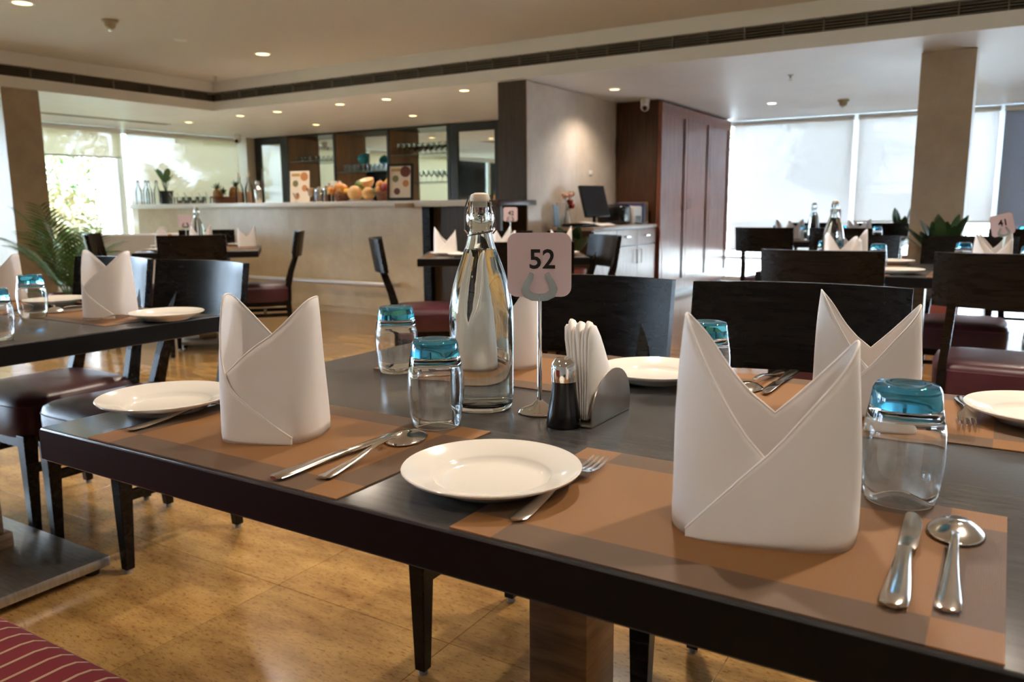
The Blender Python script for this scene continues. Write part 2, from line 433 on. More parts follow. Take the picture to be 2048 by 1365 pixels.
struct(MB().box(XL - 0.6, XR + 0.6, YB - 0.6, YF + 0.6, ZT, 2.8).build('ceiling', tray_paint, smooth=False))
def low_piece(name, x0, x1, y0, y1):
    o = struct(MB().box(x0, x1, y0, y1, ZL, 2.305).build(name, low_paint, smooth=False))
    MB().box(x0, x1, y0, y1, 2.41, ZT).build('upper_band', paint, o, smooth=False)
    e = 0.12
    MB().box(x0 - e if x0 == TX1 else x0 + 0, x1, y0, y1, 2.306, 2.409)
    return o
lowL = low_piece('ceiling_low_left', XL, TX0, YB, TY1)
lowF = low_piece('ceiling_low_back', XL, XR, TY1, YF)
lowR = low_piece('ceiling_low_right', TX1, XR, YB, TY1)
lowB = low_piece('ceiling_low_rear', TX0, TX1, YB, TY0)
# painted fascia on the tray side of each low ceiling (the ceiling underside takes the daylight, the fascia is wall paint)
MB().box(TX0, TX0 + 0.012, TY0, TY1 - 0.012, ZL, 2.305).build('fascia', paint, lowL, smooth=False)
MB().box(TX0, TX1, TY1 - 0.012, TY1, ZL, 2.305).build('fascia', paint, lowF, smooth=False)
MB().box(TX1 - 0.012, TX1, TY0, TY1, ZL, 2.305).build('fascia', paint, lowR, smooth=False)
MB().box(TX0, TX1, TY0, TY0 + 0.012, ZL, 2.305).build('fascia', paint, lowB, smooth=False)
# dark duct behind the air slots
MB().box(XL, TX0 - 0.10, YB, TY1, 2.306, 2.409).build('duct', dark_void, lowL, smooth=False)
MB().box(XL, XR, TY1 + 0.10, YF, 2.306, 2.409).build('duct', dark_void, lowF, smooth=False)
MB().box(TX1 + 0.10, XR, YB, TY1, 2.306, 2.409).build('duct', dark_void, lowR, smooth=False)
MB().box(TX0, TX1, YB, TY0 - 0.10, 2.306, 2.409).build('duct', dark_void, lowB, smooth=False)

def grille(label, ax, fixed, a0, a1, step, sgn):
    g = thing('air_grille', label, 'air grille', ((a0 + a1) / 2, fixed, 2.306) if ax == 'x' else (fixed, (a0 + a1) / 2, 2.306))
    L = (a1 - a0) / 2
    for k in range(5):
        z = 0.010 + k * 0.0205
        m_ = MB().box(-L, L, 0.006, 0.030, z, z + 0.0055, Matrix.Rotation(0.0, 4, 'X'))
        s = m_.build('slat', grille_m, g, smooth=False)
        if ax == 'y': s.rotation_euler = (0, 0, PI / 2)
        if sgn < 0 and ax == 'y': s.rotation_euler = (0, 0, PI / 2)
    me = MB().box(-0.004, 0.004, 0.001, 0.032, 0, 0.103).mesh('divider', smooth=False); me.materials.append(grille_m)
    p = -L + step / 2
    while p < L:
        o = bpy.data.objects.new('divider', me); COL.objects.link(o); o.parent = g
        if ax == 'x': o.location = (p, 0, 0)
        else: o.location = (0, p, 0); o.rotation_euler = (0, 0, PI / 2)
        p += step
    return g
grille('long slatted air grille in the soffit above the bar and cupboards', 'x', TY1, TX0, TX1, 0.29, 1)
grille('long slatted air grille in the soffit towards the left windows', 'y', TX0, TY0, TY1, 0.42, -1)

# solid walls
wall_back = struct(MB().box(XL, -4.13, YBAR, YBAR + 0.15, 0, ZL).build('wall_back', wall_paint, smooth=False))
wall_mid = struct(MB().box(-4.13, -3.88, 6.58, YF, 0, ZL).build('wall_marble', wall_paint, smooth=False))
for (y0, y1) in ((6.58, 7.53), (7.53, 8.49)):
    MB().box(-3.88, -3.862, y0 + 0.001, y1 - 0.001, 0, ZL - 0.003).build('marble_panel', marble_wall, wall_mid, smooth=False)
pil = struct(MB().box(-4.16, -3.855, 6.50, 6.58, 0, ZL - 0.004).build('trim_pillar', pillar_wood, smooth=False, bevel=0.003))
MB().box(-3.857, -3.846, 6.505, 6.575, 0, ZL - 0.004).build('edge_strip', marble_wall, pil, smooth=False)
struct(MB().box(XR, XR + 0.2, YB, YF, 0, ZL).build('wall_right', wall_paint, smooth=False))
struct(MB().box(XL, XR, YB - 0.2, YB, 0, ZL).build('wall_rear', wall_paint, smooth=False))
struct(MB().box(XL - 0.1, XL + 0.25, 9.06, YBAR, 0, ZL).build('wall_left', wall_paint, smooth=False))
MB().box(-10.64, -10.6, 9.06, 9.2, 0, ZL)
def column(name, x0, x1, y0, y1):
    o = struct(MB().box(x0, x1, y0, y1, 0, ZL - 0.002).build(name, marble_col, smooth=False))
    for z0, z1 in ((0, 0.72), (0.72, 1.44), (1.44, ZL - 0.003)):
        MB().box(x0 - 0.006, x1 + 0.006, y0 - 0.006, y1 + 0.006, z0 + 0.0012, z1 - 0.0012).build('marble_panel', marble_col, o, smooth=False, bevel=0.001)
column('wall_column_left', -8.46, -8.1, 4.075, 4.41)
column('wall_column_right', -0.68, -0.32, 7.12, 7.48)
column('wall_column_rear', -8.46, -8.1, -2.0, -1.66)

# ---- window walls
white_metal = mat('white_metal', (0.80, 0.82, 0.80), 0.4)
def win_left(nm, y0, y1):
    w = struct(MB().box(-10.94, -10.86, y0, y0 + 0.05, 0, ZL).build(nm, white_metal, smooth=False))
    MB().box(-10.94, -10.86, y1 - 0.05, y1, 0, ZL).build('jamb', white_metal, w, smooth=False)
    MB().box(-10.94, -10.86, y0 + 0.05, y1 - 0.05, 0, 0.08).build('bottom_rail', white_metal, w, smooth=False)
    MB().box(-10.94, -10.86, y0 + 0.05, y1 - 0.05, ZL - 0.07, ZL).build('top_rail', white_metal, w, smooth=False)
    MB().box(-10.905, -10.897, y0 + 0.05, y1 - 0.05, 0.08, ZL - 0.07).build('pane', pane_glass, w, smooth=False)
    return w
k = 1
for y0, y1 in ((6.98, 9.06), (5.5, 6.98), (3.7, 5.5), (1.9, 3.7), (0.1, 1.9), (-1.7, 0.1), (-3.5, -1.7), (-4.5, -3.5)):
    win_left('window_%d' % k, y0, y1); k += 1
def win_far(nm, x0, x1):
    w = struct(MB().box(x0, x0 + 0.05, YF - 0.04, YF + 0.04, 0, ZL).build(nm, white_metal, smooth=False))
    MB().box(x1 - 0.05, x1, YF - 0.04, YF + 0.04, 0, ZL).build('jamb', white_metal, w, smooth=False)
    MB().box(x0 + 0.05, x1 - 0.05, YF - 0.04, YF + 0.04, 0, 0.06).build('bottom_rail', white_metal, w, smooth=False)
    MB().box(x0 + 0.05, x1 - 0.05, YF - 0.04, YF + 0.04, 0.30, 0.34).build('transom', white_metal, w, smooth=False)
    MB().box(x0 + 0.05, x1 - 0.05, YF - 0.04, YF + 0.04, ZL - 0.06, ZL).build('top_rail', white_metal, w, smooth=False)
    MB().box(x0 + 0.05, x1 - 0.05, YF - 0.004, YF + 0.004, 0.34, ZL - 0.06).build('pane', pane_glass, w, smooth=False)
    MB().box(x0 + 0.05, x1 - 0.05, YF - 0.004, YF + 0.004, 0.06, 0.30).build('pane', pane_glass, w, smooth=False)
for x0, x1 in ((-3.88, -1.78), (-1.78, -0.17), (-0.17, 1.45), (1.45, 3.0), (3.0, 4.5)):
    win_far('window_%d' % k, x0, x1); k += 1
def blind(label, ax, fixed, a0, a1, zb, m, d=1):
    L = (a1 - a0); c = (a0 + a1) / 2
    t = thing('roller_blind', label, 'roller blind', (c, fixed, zb) if ax == 'x' else (fixed, c, zb), 0 if ax == 'x' else PI / 2)
    top = ZL - zb
    MB().tube([(-L / 2, 0, top - 0.045), (L / 2, 0, top - 0.045)], 0.032, 12).build('roller', white_metal, t)
    MB().box(-L / 2 + 0.01, L / 2 - 0.01, -0.0006, 0.0006, 0.02, top - 0.05).build('fabric', m, t, smooth=False)
    MB().rbox(-L / 2 + 0.01, L / 2 - 0.01, -0.008, 0.008, 0.0, 0.025, 0.004, 2).build('bottom_bar', white_metal, t)
    return t
blind('sheer cream roller blind drawn down behind the bar end', 'y', -10.76, 7.02, 8.98, 0.05, blind_sheer)
blind('short pulled up roller blind over the bright garden window', 'y', -10.76, 5.54, 6.94, 1.77, blind_sheer)
blind('sheer roller blind drawn down left of the marble column', 'y', -10.76, 3.74, 5.46, 0.05, blind_sheer)
blind('white roller blind beside the tall cupboard, reaching lowest', 'x', YF - 0.13, -3.36, -1.80, 0.43, blind_white)
blind('white roller blind behind the right marble column', 'x', YF - 0.13, -1.755, -0.20, 0.82, blind_white)
blind('shaded blue grey roller blind at the right edge', 'x', YF - 0.13, -0.165, 1.44, 0.60, blind_shaded)
# linear slot in the low ceiling by the windows
tg = thing('slot_diffuser', 'dark narrow ceiling slot diffuser above the left windows', 'slot diffuser', (-9.82, 6.1, ZL))
MB().box(-0.05, 0.05, -0.95, 0.95, -0.006, -0.001).build('slot', dark_void, tg, smooth=False)
for s_ in (-1, 1): MB().box(s_ * 0.05 - 0.008, s_ * 0.05 + 0.008, -0.95, 0.95, -0.01, -0.001).build('rim', white_metal, tg, smooth=False)

# ---- ceiling fittings
def downlight(x, y, z, label, watt=26, col=(1.0, 0.85, 0.69), r=0.05, lens=None):
    t = thing('downlight', label, 'ceiling light', (x, y, z), 0, 'round recessed downlights')
    MB().lathe([(r * 1.25, 0), (r * 1.25, -0.006), (r, -0.008), (r * 0.96, -0.002), (r * 0.96, 0)], 24).build('trim_ring', white_metal, t)
    MB().lathe([(0, -0.004), (r * 0.95, -0.004), (r * 0.95, -0.0005), (0, -0.0005)], 20).build('lens', lens or lamp_warm, t)
    d = bpy.data.lights.new('downlight_lamp', 'SPOT'); d.energy = watt; d.color = col; d.spot_size = 2.3; d.spot_blend = 0.7; d.shadow_soft_size = 0.05
    o = bpy.data.objects.new('downlight_lamp', d); COL.objects.link(o); o.parent = t; o.location = (0, 0, -0.02)
    return t
W = 26
for x, y, lb in ((-6.16, 3.31, 'bright round downlight in the upper left corner of the photo'), (-6.25, 5.58, 'bright round downlight alone in the raised ceiling before the bar')):
    downlight(x, y, ZT, lb, 26, r=0.065, lens=lamp_warm)
for x, y, lb in ((-9.35, 7.03, 'small downlight nearest the sheer blind'), (-8.21, 6.92, 'small downlight just behind the soffit corner'), (-7.53, 6.90, 'second small downlight from the soffit corner along the soffit'),
                 (-8.24, 8.23, 'small downlight closest to the dark mirror door left of the shelves'), (-6.44, 6.81, 'third small downlight from the soffit corner along the soffit'), (-5.75, 6.79, 'fourth small downlight from the soffit corner along the soffit'),
                 (-6.49, 8.16, 'small downlight above the middle shelf bay'), (-4.70, 6.73, 'small downlight close to the dark wooden pillar')):
    downlight(x, y, ZL, lb, 20)
downlight(-3.44, 7.52, ZL, 'downlight washing the marble wall above the monitor', 22)
downlight(-2.42, 9.56, ZL, 'white downlight before the far white blinds', 16, (1, 0.92, 0.8), lens=lamp_white)
for x, y, lb in ((-2.9, 2.6, 'behind the left table'), (0.35, 1.95, 'between the nearest and the second table'), (-2.0, 4.4, 'over table 42'), (0.4, 5.0, 'behind the second table'), (-4.0, 3.3, 'before the table by the bar'), (-0.9, 2.3, 'behind the nearest table'), (-1.7, -0.3, 'over the striped bench'), (0.9, -0.2, 'right of the camera'), (-4.2, 0.9, 'left of the left table'), (-6.2, 1.0, 'far left near the windows'), (-1.2, -2.0, 'behind the camera')):
    downlight(x, y, ZT, 'added unseen ceiling downlight above the frame, ' + lb, 58 if y > 1.5 else 26, r=0.065)  # added lamps out of view, put in to light the near table
def detector(x, y, z, label):
    t = thing('smoke_detector', label, 'smoke detector', (x, y, z))
    MB().lathe([(0, 0), (0.062, 0), (0.064, -0.012), (0.05, -0.022), (0, -0.022)], 24).build('base', mat('aged_plastic', (0.46, 0.40, 0.28), 0.5), t)
    MB().lathe([(0, -0.022), (0.046, -0.022), (0.04, -0.055), (0.022, -0.07), (0, -0.072)], 24).build('chamber', mat('aged_plastic'), t)
    MB().lathe([(0, -0.07), (0.016, -0.07), (0.014, -0.082), (0, -0.084)], 14).build('sensor', chrome, t)
detector(-6.16, 3.97, ZT, 'beige smoke detector on the raised ceiling near its left downlight')
detector(-1.69, 9.76, ZL, 'beige smoke detector on the low ceiling before the far blinds')
def sprinkler(x, y, z, label):
    t = thing('sprinkler', label, 'sprinkler', (x, y, z))
    MB().lathe([(0, 0), (0.028, 0), (0.024, -0.006), (0.010, -0.008), (0.010, -0.03), (0, -0.03)], 14).build('stem', dull_steel, t)
    MB().lathe([(0, -0.045), (0.017, -0.045), (0.017, -0.048), (0, -0.048)], 12).build('deflector', dull_steel, t)
    MB().tube([(0.009, 0, -0.028), (0.012, 0, -0.037), (0, 0, -0.045)], 0.002, 6).tube([(-0.009, 0, -0.028), (-0.012, 0, -0.037), (0, 0, -0.045)], 0.002, 6).build('frame_arms', dull_steel, t)
sprinkler(-7.75, 6.22, ZT, 'small ceiling sprinkler at the inner corner of the raised ceiling')
sprinkler(-1.78, 7.64, ZL, 'small ceiling sprinkler on the low ceiling near the right column')
t = thing('ceiling_disc', 'flat blank cover disc on the raised ceiling', 'cover plate', (-6.35, 4.75, ZT))
MB().lathe([(0, -0.006), (0.05, -0.006), (0.056, 0), (0, 0)], 24).build('disc', paint, t)
def cctv(x, y, z, rz, label):
    t = thing('security_camera', label, 'camera', (x, y, z), rz)
    MB().lathe([(0, 0), (0.05, 0), (0.052, -0.02), (0.045, -0.06), (0, -0.06)], 20).build('mount', plastic_white, t)
    MB().sphere((0, -0.01, -0.085), 0.048).build('head', plastic_white, t)
    MB().lathe([(0, 0), (0.026, 0), (0.024, 0.02), (0, 0.024)], 16, mx=T(0, -0.045, -0.1) @ Matrix.Rotation(PI / 2 + 0.45, 4, 'X')).build('lens', plastic_black, t)
cctv(-10.3, 8.6, ZL, 0.55, 'white security camera hanging at the corner beside the sheer blind')
cctv(-3.48, 8.40, ZL, 0.35, 'white security camera hanging before the tall brown cupboard')

# ------------------------------------------------------------------ bar
bar = thing('bar_counter', 'long bar counter clad in beige marble slabs', 'bar counter', (-7.0, 6.0, 0))
def bpart(name, m, x0, x1, y0, y1, z0, z1, par=bar, bev=0.0015, base=(-7.0, 6.0)):
    return MB().box(x0 - base[0], x1 - base[0], y0 - base[1], y1 - base[1], z0, z1).build(name, m, par, smooth=False, bevel=bev)
bpart('carcass', wall_paint, -9.05, -4.70, 6.02, 6.5, 0, 1.065, bev=0)
xs = [-9.07, -8.2, -7.33, -6.46, -5.59, -4.69]
for a, b_ in zip(xs, xs[1:]):
    for z0, z1 in ((0.06, 0.84), (0.84, 1.068)):
        bpart('marble_slab', marble, a + 0.0008, b_ - 0.0008, 6.0, 6.02, z0 + 0.0006, z1 - 0.0006, bev=0.0008)
bpart('plinth', marble, -9.06, -4.69, 6.01, 6.03, 0, 0.06)
bpart('end_post', black_wood, -4.69, -4.60, 5.99, 6.5, 0, 1.066)
top = tag(MB().rbox(-2.1, 3.05, -0.33, 0.33, 0, 0.052, 0.006, 2).build('stone_worktop', white_top), 'long white stone counter top along the bar', 'counter top')
top.location = (-6.98, 6.23, 1.069)
MB().rbox(3.05, 3.20, -0.33, 0.33, 0, 0.05, 0.006, 2).build('end_cap', brown_wood, top)
MB().rbox(2.05, 2.27, -0.345, -0.325, -0.014, 0.028, 0.004, 2).build('hinge', tan, top)
hatch = thing('bar_hatch', 'dark panelled hatch closing the bar beside the wooden pillar', 'hatch door', (-4.2, 6.06, 0))
MB().box(-0.40, 0.34, 0, 0.03, 0.0, 1.066).build('panel', pillar_wood, hatch, smooth=False, bevel=0.002)
for a, b_ in ((-0.40, -0.34), (0.28, 0.34)): MB().box(a, b_, -0.006, 0, 0.02, 1.06).build('stile', pillar_wood, hatch, smooth=False)
satin = mat('satin_steel', (0.72, 0.72, 0.73), 0.38, 0.75)
rail = thing('foot_rail', 'steel foot rail along the foot of the marble bar', 'foot rail', (-6.9, 5.86, 0.325))
MB().tube([(-2.1, 0, 0), (1.80, 0, 0), (1.85, 0.01, 0), (1.88, 0.04, 0), (1.88, 0.139, 0)], 0.024, 12).build('tube', satin, rail)
for x in (-1.9, -0.6, 0.7): MB().tube([(x, 0, 0), (x, 0.139, 0)], 0.012, 8).build('bracket', satin, rail)

# ---- back bar: open bays with mirror backs between two black framed mirror doors
unit = thing('back_bar', 'wooden back bar unit with three mirrored shelf bays', 'shelf unit', (-8.3, 9.2, 0))
def up(name, m, x0, x1, y0, y1, z0, z1, par=unit, bev=0.0): return MB().box(x0 + 8.3, x1 + 8.3, y0 - 9.2, y1 - 9.2, z0, z1).build(name, m, par, smooth=False, bevel=bev)
div = (-9.87, -8.85, -7.785, -6.71)
for k, x in enumerate(div): up('divider', shelf_wood, x - 0.02, x + 0.02, 9.205, 9.55, 0, ZL - 0.01)
for k, x in enumerate(div): up('edge_band', black_frame, x - 0.025, x + 0.025, 9.195, 9.206, 0, ZL - 0.01)
for a, b_ in zip(div, div[1:]):
    up('mirror_back', mirror_m, a + 0.02, b_ - 0.02, 9.535, 9.545, 0.95, ZL - 0.02)
    up('base_cupboard', shelf_wood, a + 0.02, b_ - 0.02, 9.0, 9.53, 0, 0.92)
up('top_fascia', black_frame, -9.89, -6.69, 9.19, 9.55, ZL - 0.03, ZL - 0.004)
SH = ((-9.85, -8.87, 1.79), (-8.83, -7.805, 1.60), (-7.765, -6.73, 1.81), (-7.765, -6.73, 1.42), (-9.85, -8.87, 1.36))
for a, b_, z in SH:
    s_ = up('glass_shelf', small_glass, a, b_, 9.22, 9.53, z - 0.008, z)
    up('shelf_edge', mat('glass_edge', (0.06, 0.12, 0.09), 0.2), a, b_, 9.214, 9.22, z - 0.009, z + 0.001, par=unit)
def mdoor(x0, x1, label):
    t = thing('mirror_door', label, 'door', ((x0 + x1) / 2, 9.2, 0)); h = (x1 - x0) / 2
    for a, b_ in ((-h, -h + 0.13), (h - 0.13, h)): MB().box(a, b_, 0, 0.05, 0, ZL - 0.005).build('stile', black_frame, t, smooth=False, bevel=0.003)
    for a, b_ in ((0, 0.2), (ZL - 0.12, ZL - 0.005)): MB().box(-h + 0.13, h - 0.13, 0, 0.05, a, b_).build('rail', black_frame, t, smooth=False, bevel=0.003)
    MB().box(-h + 0.13, h - 0.13, 0.02, 0.03, 0.2, ZL - 0.12).build('mirror', mirror_m, t, smooth=False)
    MB().tube([(h - 0.06, -0.03, 1.0), (h - 0.06, -0.03, 1.2)], 0.008, 8).build('handle', black_frame, t)
mdoor(-10.62, -9.90, 'black framed mirror door left of the bar shelves')
mdoor(-6.68, -5.82, 'black framed mirror door right of the bar shelves')
struct(MB().box(-5.82, -4.16, 9.2, 9.5, 0, ZL - 0.004).build('wall_bar_end', pillar_wood, smooth=False))

# ------------------------------------------------------------------ tall cupboard and sideboard
cab = thing('tall_cupboard', 'tall brown wooden cupboard with three reddish doors', 'cupboard', (-3.6, 8.5, 0))
MB().box(-0.255, 0.225, 0, 2.55, 0.06, ZL - 0.006).build('body', brown_wood, cab, smooth=False)
MB().box(-0.255, 0.20, 0.02, 2.55, 0, 0.06).build('plinth', brown_wood, cab, smooth=False)
for k in range(3):
    y0 = 0.015 + 0.845 * k; y1 = y0 + 0.84
    d = MB().box(0.225, 0.262, y0, y1, 0.07, ZL - 0.02).build('door', red_wood, cab, smooth=False, bevel=0.003)
    for a, b_ in ((y0, y0 + 0.09), (y1 - 0.09, y1)): MB().box(0.262, 0.276, a + 0.002, b_, 0.075, ZL - 0.025).build('stile', red_wood, d, smooth=False, bevel=0.002)
    for a, b_ in ((0.075, 0.20), (ZL - 0.15, ZL - 0.025)): MB().box(0.262, 0.276, y0 + 0.09, y1 - 0.09, a, b_).build('rail', red_wood, d, smooth=False, bevel=0.002)
    MB().box(0.2625, 0.268, y1 - 0.115, y1 - 0.09, 0.20, ZL - 0.15).build('moulding', brown_wood, d, smooth=False)
    hy = y1 - 0.04 if k == 0 else y0 + 0.04
    MB().tube([(0.276, hy, 1.02), (0.305, hy, 1.02), (0.305, hy, 1.14), (0.276, hy, 1.14)], 0.006, 8).build('handle', steel, d)
sb = thing('sideboard', 'low reddish sideboard with drawers against the marble wall', 'sideboard', (-3.61, 6.9, 0))
MB().box(-0.25, 0.235, 0.0, 1.585, 0.05, 0.825).build('body', brown_wood, sb, smooth=False, bevel=0.002)
MB().rbox(-0.25, 0.265, -0.02, 1.585, 0.825, 0.858, 0.004, 2).build('top', mat('sideboard_top', (0.60, 0.50, 0.42), 0.3), sb)
for k in range(3):
    y0 = 0.01 + k * 0.527; y1 = y0 + 0.52
    d = MB().box(0.235, 0.253, y0, y1, 0.655, 0.815).build('drawer', red_wood, sb, smooth=False, bevel=0.002)
    MB().rbox(0.253, 0.275, (y0 + y1) / 2 - 0.06, (y0 + y1) / 2 + 0.06, 0.735, 0.752, 0.003, 2).build('handle', steel, d)
    e = MB().box(0.235, 0.253, y0, y1, 0.06, 0.645).build('door', red_wood, sb, smooth=False, bevel=0.002)
    hy = y1 - 0.05 if k < 2 else y0 + 0.05
    MB().tube([(0.253, hy, 0.46), (0.28, hy, 0.46), (0.28, hy, 0.60), (0.253, hy, 0.60)], 0.006, 8).build('handle', steel, e)
wire = tag(MB().tube([(0, 0, 0.86), (0.03, 0.0, 0.80), (0.045, 0.03, 0.55), (0.05, 0.03, 0.25), (0.04, 0.02, 0.004)], 0.004, 6).build('power_cable', wire_red), 'thin orange cable hanging from the sideboard corner', 'cable')
wire.location = (-3.335, 8.47, 0)
ZS = 0.859
# monitor seen from behind its stand
mo = thing('monitor', 'black tilted monitor on the sideboard', 'monitor', (-3.64, 7.50, ZS), -0.25)
mxm = T(0, 0, 0.24) @ Matrix.Rotation(-0.30, 4, 'Y')
MB().rbox(-0.016, 0.016, -0.19, 0.19, -0.16, 0.17, 0.006, 2, mxm).build('screen', plastic_black, mo)
MB().box(0.0165, 0.0175, -0.175, 0.175, -0.14, 0.155, mxm).build('display', mat('dark_display', (0.004, 0.004, 0.006), 0.12), mo, smooth=False)
MB().tube([(0.0, 0, 0.01), (0.0, 0, 0.2)], 0.018, 10).build('neck', plastic_black, mo)
MB().lathe([(0, 0), (0.11, 0), (0.11, 0.008), (0.02, 0.016), (0, 0.016)], 20).build('foot', plastic_black, mo)
pr = thing('printer', 'black and grey printer beside the monitor', 'printer', (-3.57, 8.01, ZS))
MB().rbox(-0.20, 0.12, -0.21, 0.02, 0, 0.215, 0.05, 4).build('cover', plastic_black, pr)
MB().rbox(-0.20, 0.14, 0.02, 0.25, 0, 0.195, 0.02, 3).build('housing', plastic_white, pr)
MB().box(0.139, 0.142, 0.07, 0.21, 0.02, 0.09).build('paper_slot', plastic_black, pr, smooth=False)
MB().box(0.12, 0.22, 0.06, 0.22, 0.012, 0.02).build('tray', plastic_black, pr, smooth=False)
bx = thing('file_box', 'dark blue file box with a tan side next to the printer', 'box', (-3.58, 8.33, ZS))
MB().rbox(-0.2, 0.15, -0.05, 0.06, 0, 0.235, 0.02, 3).build('case', navy, bx)
MB().rbox(-0.2, 0.152, 0.062, 0.10, 0, 0.24, 0.012, 3).build('side_board', tan, bx)
pad = tag(MB().rbox(-0.11, 0.11, -0.15, 0.15, 0, 0.035, 0.008, 2).build('document_tray', plastic_black), 'flat black tray under the loose papers on the sideboard', 'tray')
pad.location = (-3.60, 7.07, ZS)
for k, (x, y, rz, zz, lb) in enumerate(((-3.50, 7.03, 0.2, 0.036, 'loose white sheet drooping over the black tray'), (-3.46, 7.34, -0.15, 0.009, 'white sheets lying before the monitor'))):
    m_ = MB(); g = [[(-0.105 + 0.21 * i / 6, -0.148 + 0.296 * j / 6, zz + 0.012 * math.sin(i * 0.9) * (1 if k else 0.5) + (0.008 if k else 0.006)) for j in range(7)] for i in range(7)]
    m_.loft(g, cap=False, closed=False); o = m_.build('paper_sheet', paper); tag(o, lb, 'paper'); o.location = (x, y, ZS); o.rotation_euler = (0, 0, rz)
    s_ = o.modifiers.new('thickness', 'SOLIDIFY'); s_.thickness = 0.001
bk = tag(MB().rbox(-0.10, 0.10, -0.14, 0.14, 0, 0.018, 0.003, 2).build('ledger', mat('red_book', (0.35, 0.02, 0.04), 0.5)), 'thin red book under the sheets before the monitor', 'book')
bk.location = (-3.46, 7.34, ZS); bk.scale = (0.9, 0.7, 0.35)
st = thing('straw_cup', 'clear cup filled with white drinking straws', 'straw cup', (-3.80, 7.08, ZS))
MB().lathe([(0, 0), (0.032, 0), (0.04, 0.10), (0.038, 0.10), (0.03, 0.004), (0, 0.004)], 18).build('cup', small_glass, st)
for k in range(9):
    a = k * 0.7; MB().tube([(0.012 * math.cos(a), 0.012 * math.sin(a), 0.006), (0.045 * math.cos(a), 0.045 * math.sin(a), 0.235)], 0.0045, 6).build('straw', paper, st)
t = thing('sign_card', 'small blue card stand by the straws', 'card', (-3.78, 6.96, ZS))
MB().box(-0.004, 0.004, -0.05, 0.05, 0.01, 0.215, Matrix.Rotation(-0.1, 4, 'Y')).build('card', blue_card, t, smooth=False)
MB().rbox(-0.03, 0.03, -0.055, 0.055, 0, 0.012, 0.003, 2).build('foot', clear_glass, t)
t = thing('flower_vase', 'slim vase of pink and red flowers behind the straws', 'vase', (-3.80, 7.21, ZS))
MB().lathe([(0, 0), (0.03, 0), (0.035, 0.05), (0.02, 0.12), (0.026, 0.16), (0.02, 0.16), (0, 0.02)], 18).build('vase', plastic_white, t)
for k, (dx, dy, z, m_) in enumerate(((0.03, 0.0, 0.24, red_m), (0.03, 0.0, 0.31, pink_m), (0.0, -0.05, 0.30, pink_m), (0.03, 0.04, 0.20, red_m), (0.0, 0.09, 0.32, tan))):
    MB().tube([(0, 0, 0.10), (dx * 0.5, dy * 0.5, z * 0.8), (dx, dy, z)], 0.003, 6).build('stem', palm_green, t)
    f_ = MB()
    for q in range(7):
        a = q * 0.9; f_.sphere((dx + 0.016 * math.cos(a), dy + 0.016 * math.sin(a), z + 0.012 * math.sin(q * 2.1)), 0.02, 0.014, 0.018, 8, 6)
    f_.build('flower', m_, t)
sw = tag(MB().rbox(-0.004, 0.004, -0.035, 0.035, -0.022, 0.022, 0.002, 2).build('wall_switch', plastic_white), 'small white switch plate on the marble wall', 'switch')
sw.location = (-3.857, 7.85, 1.41)

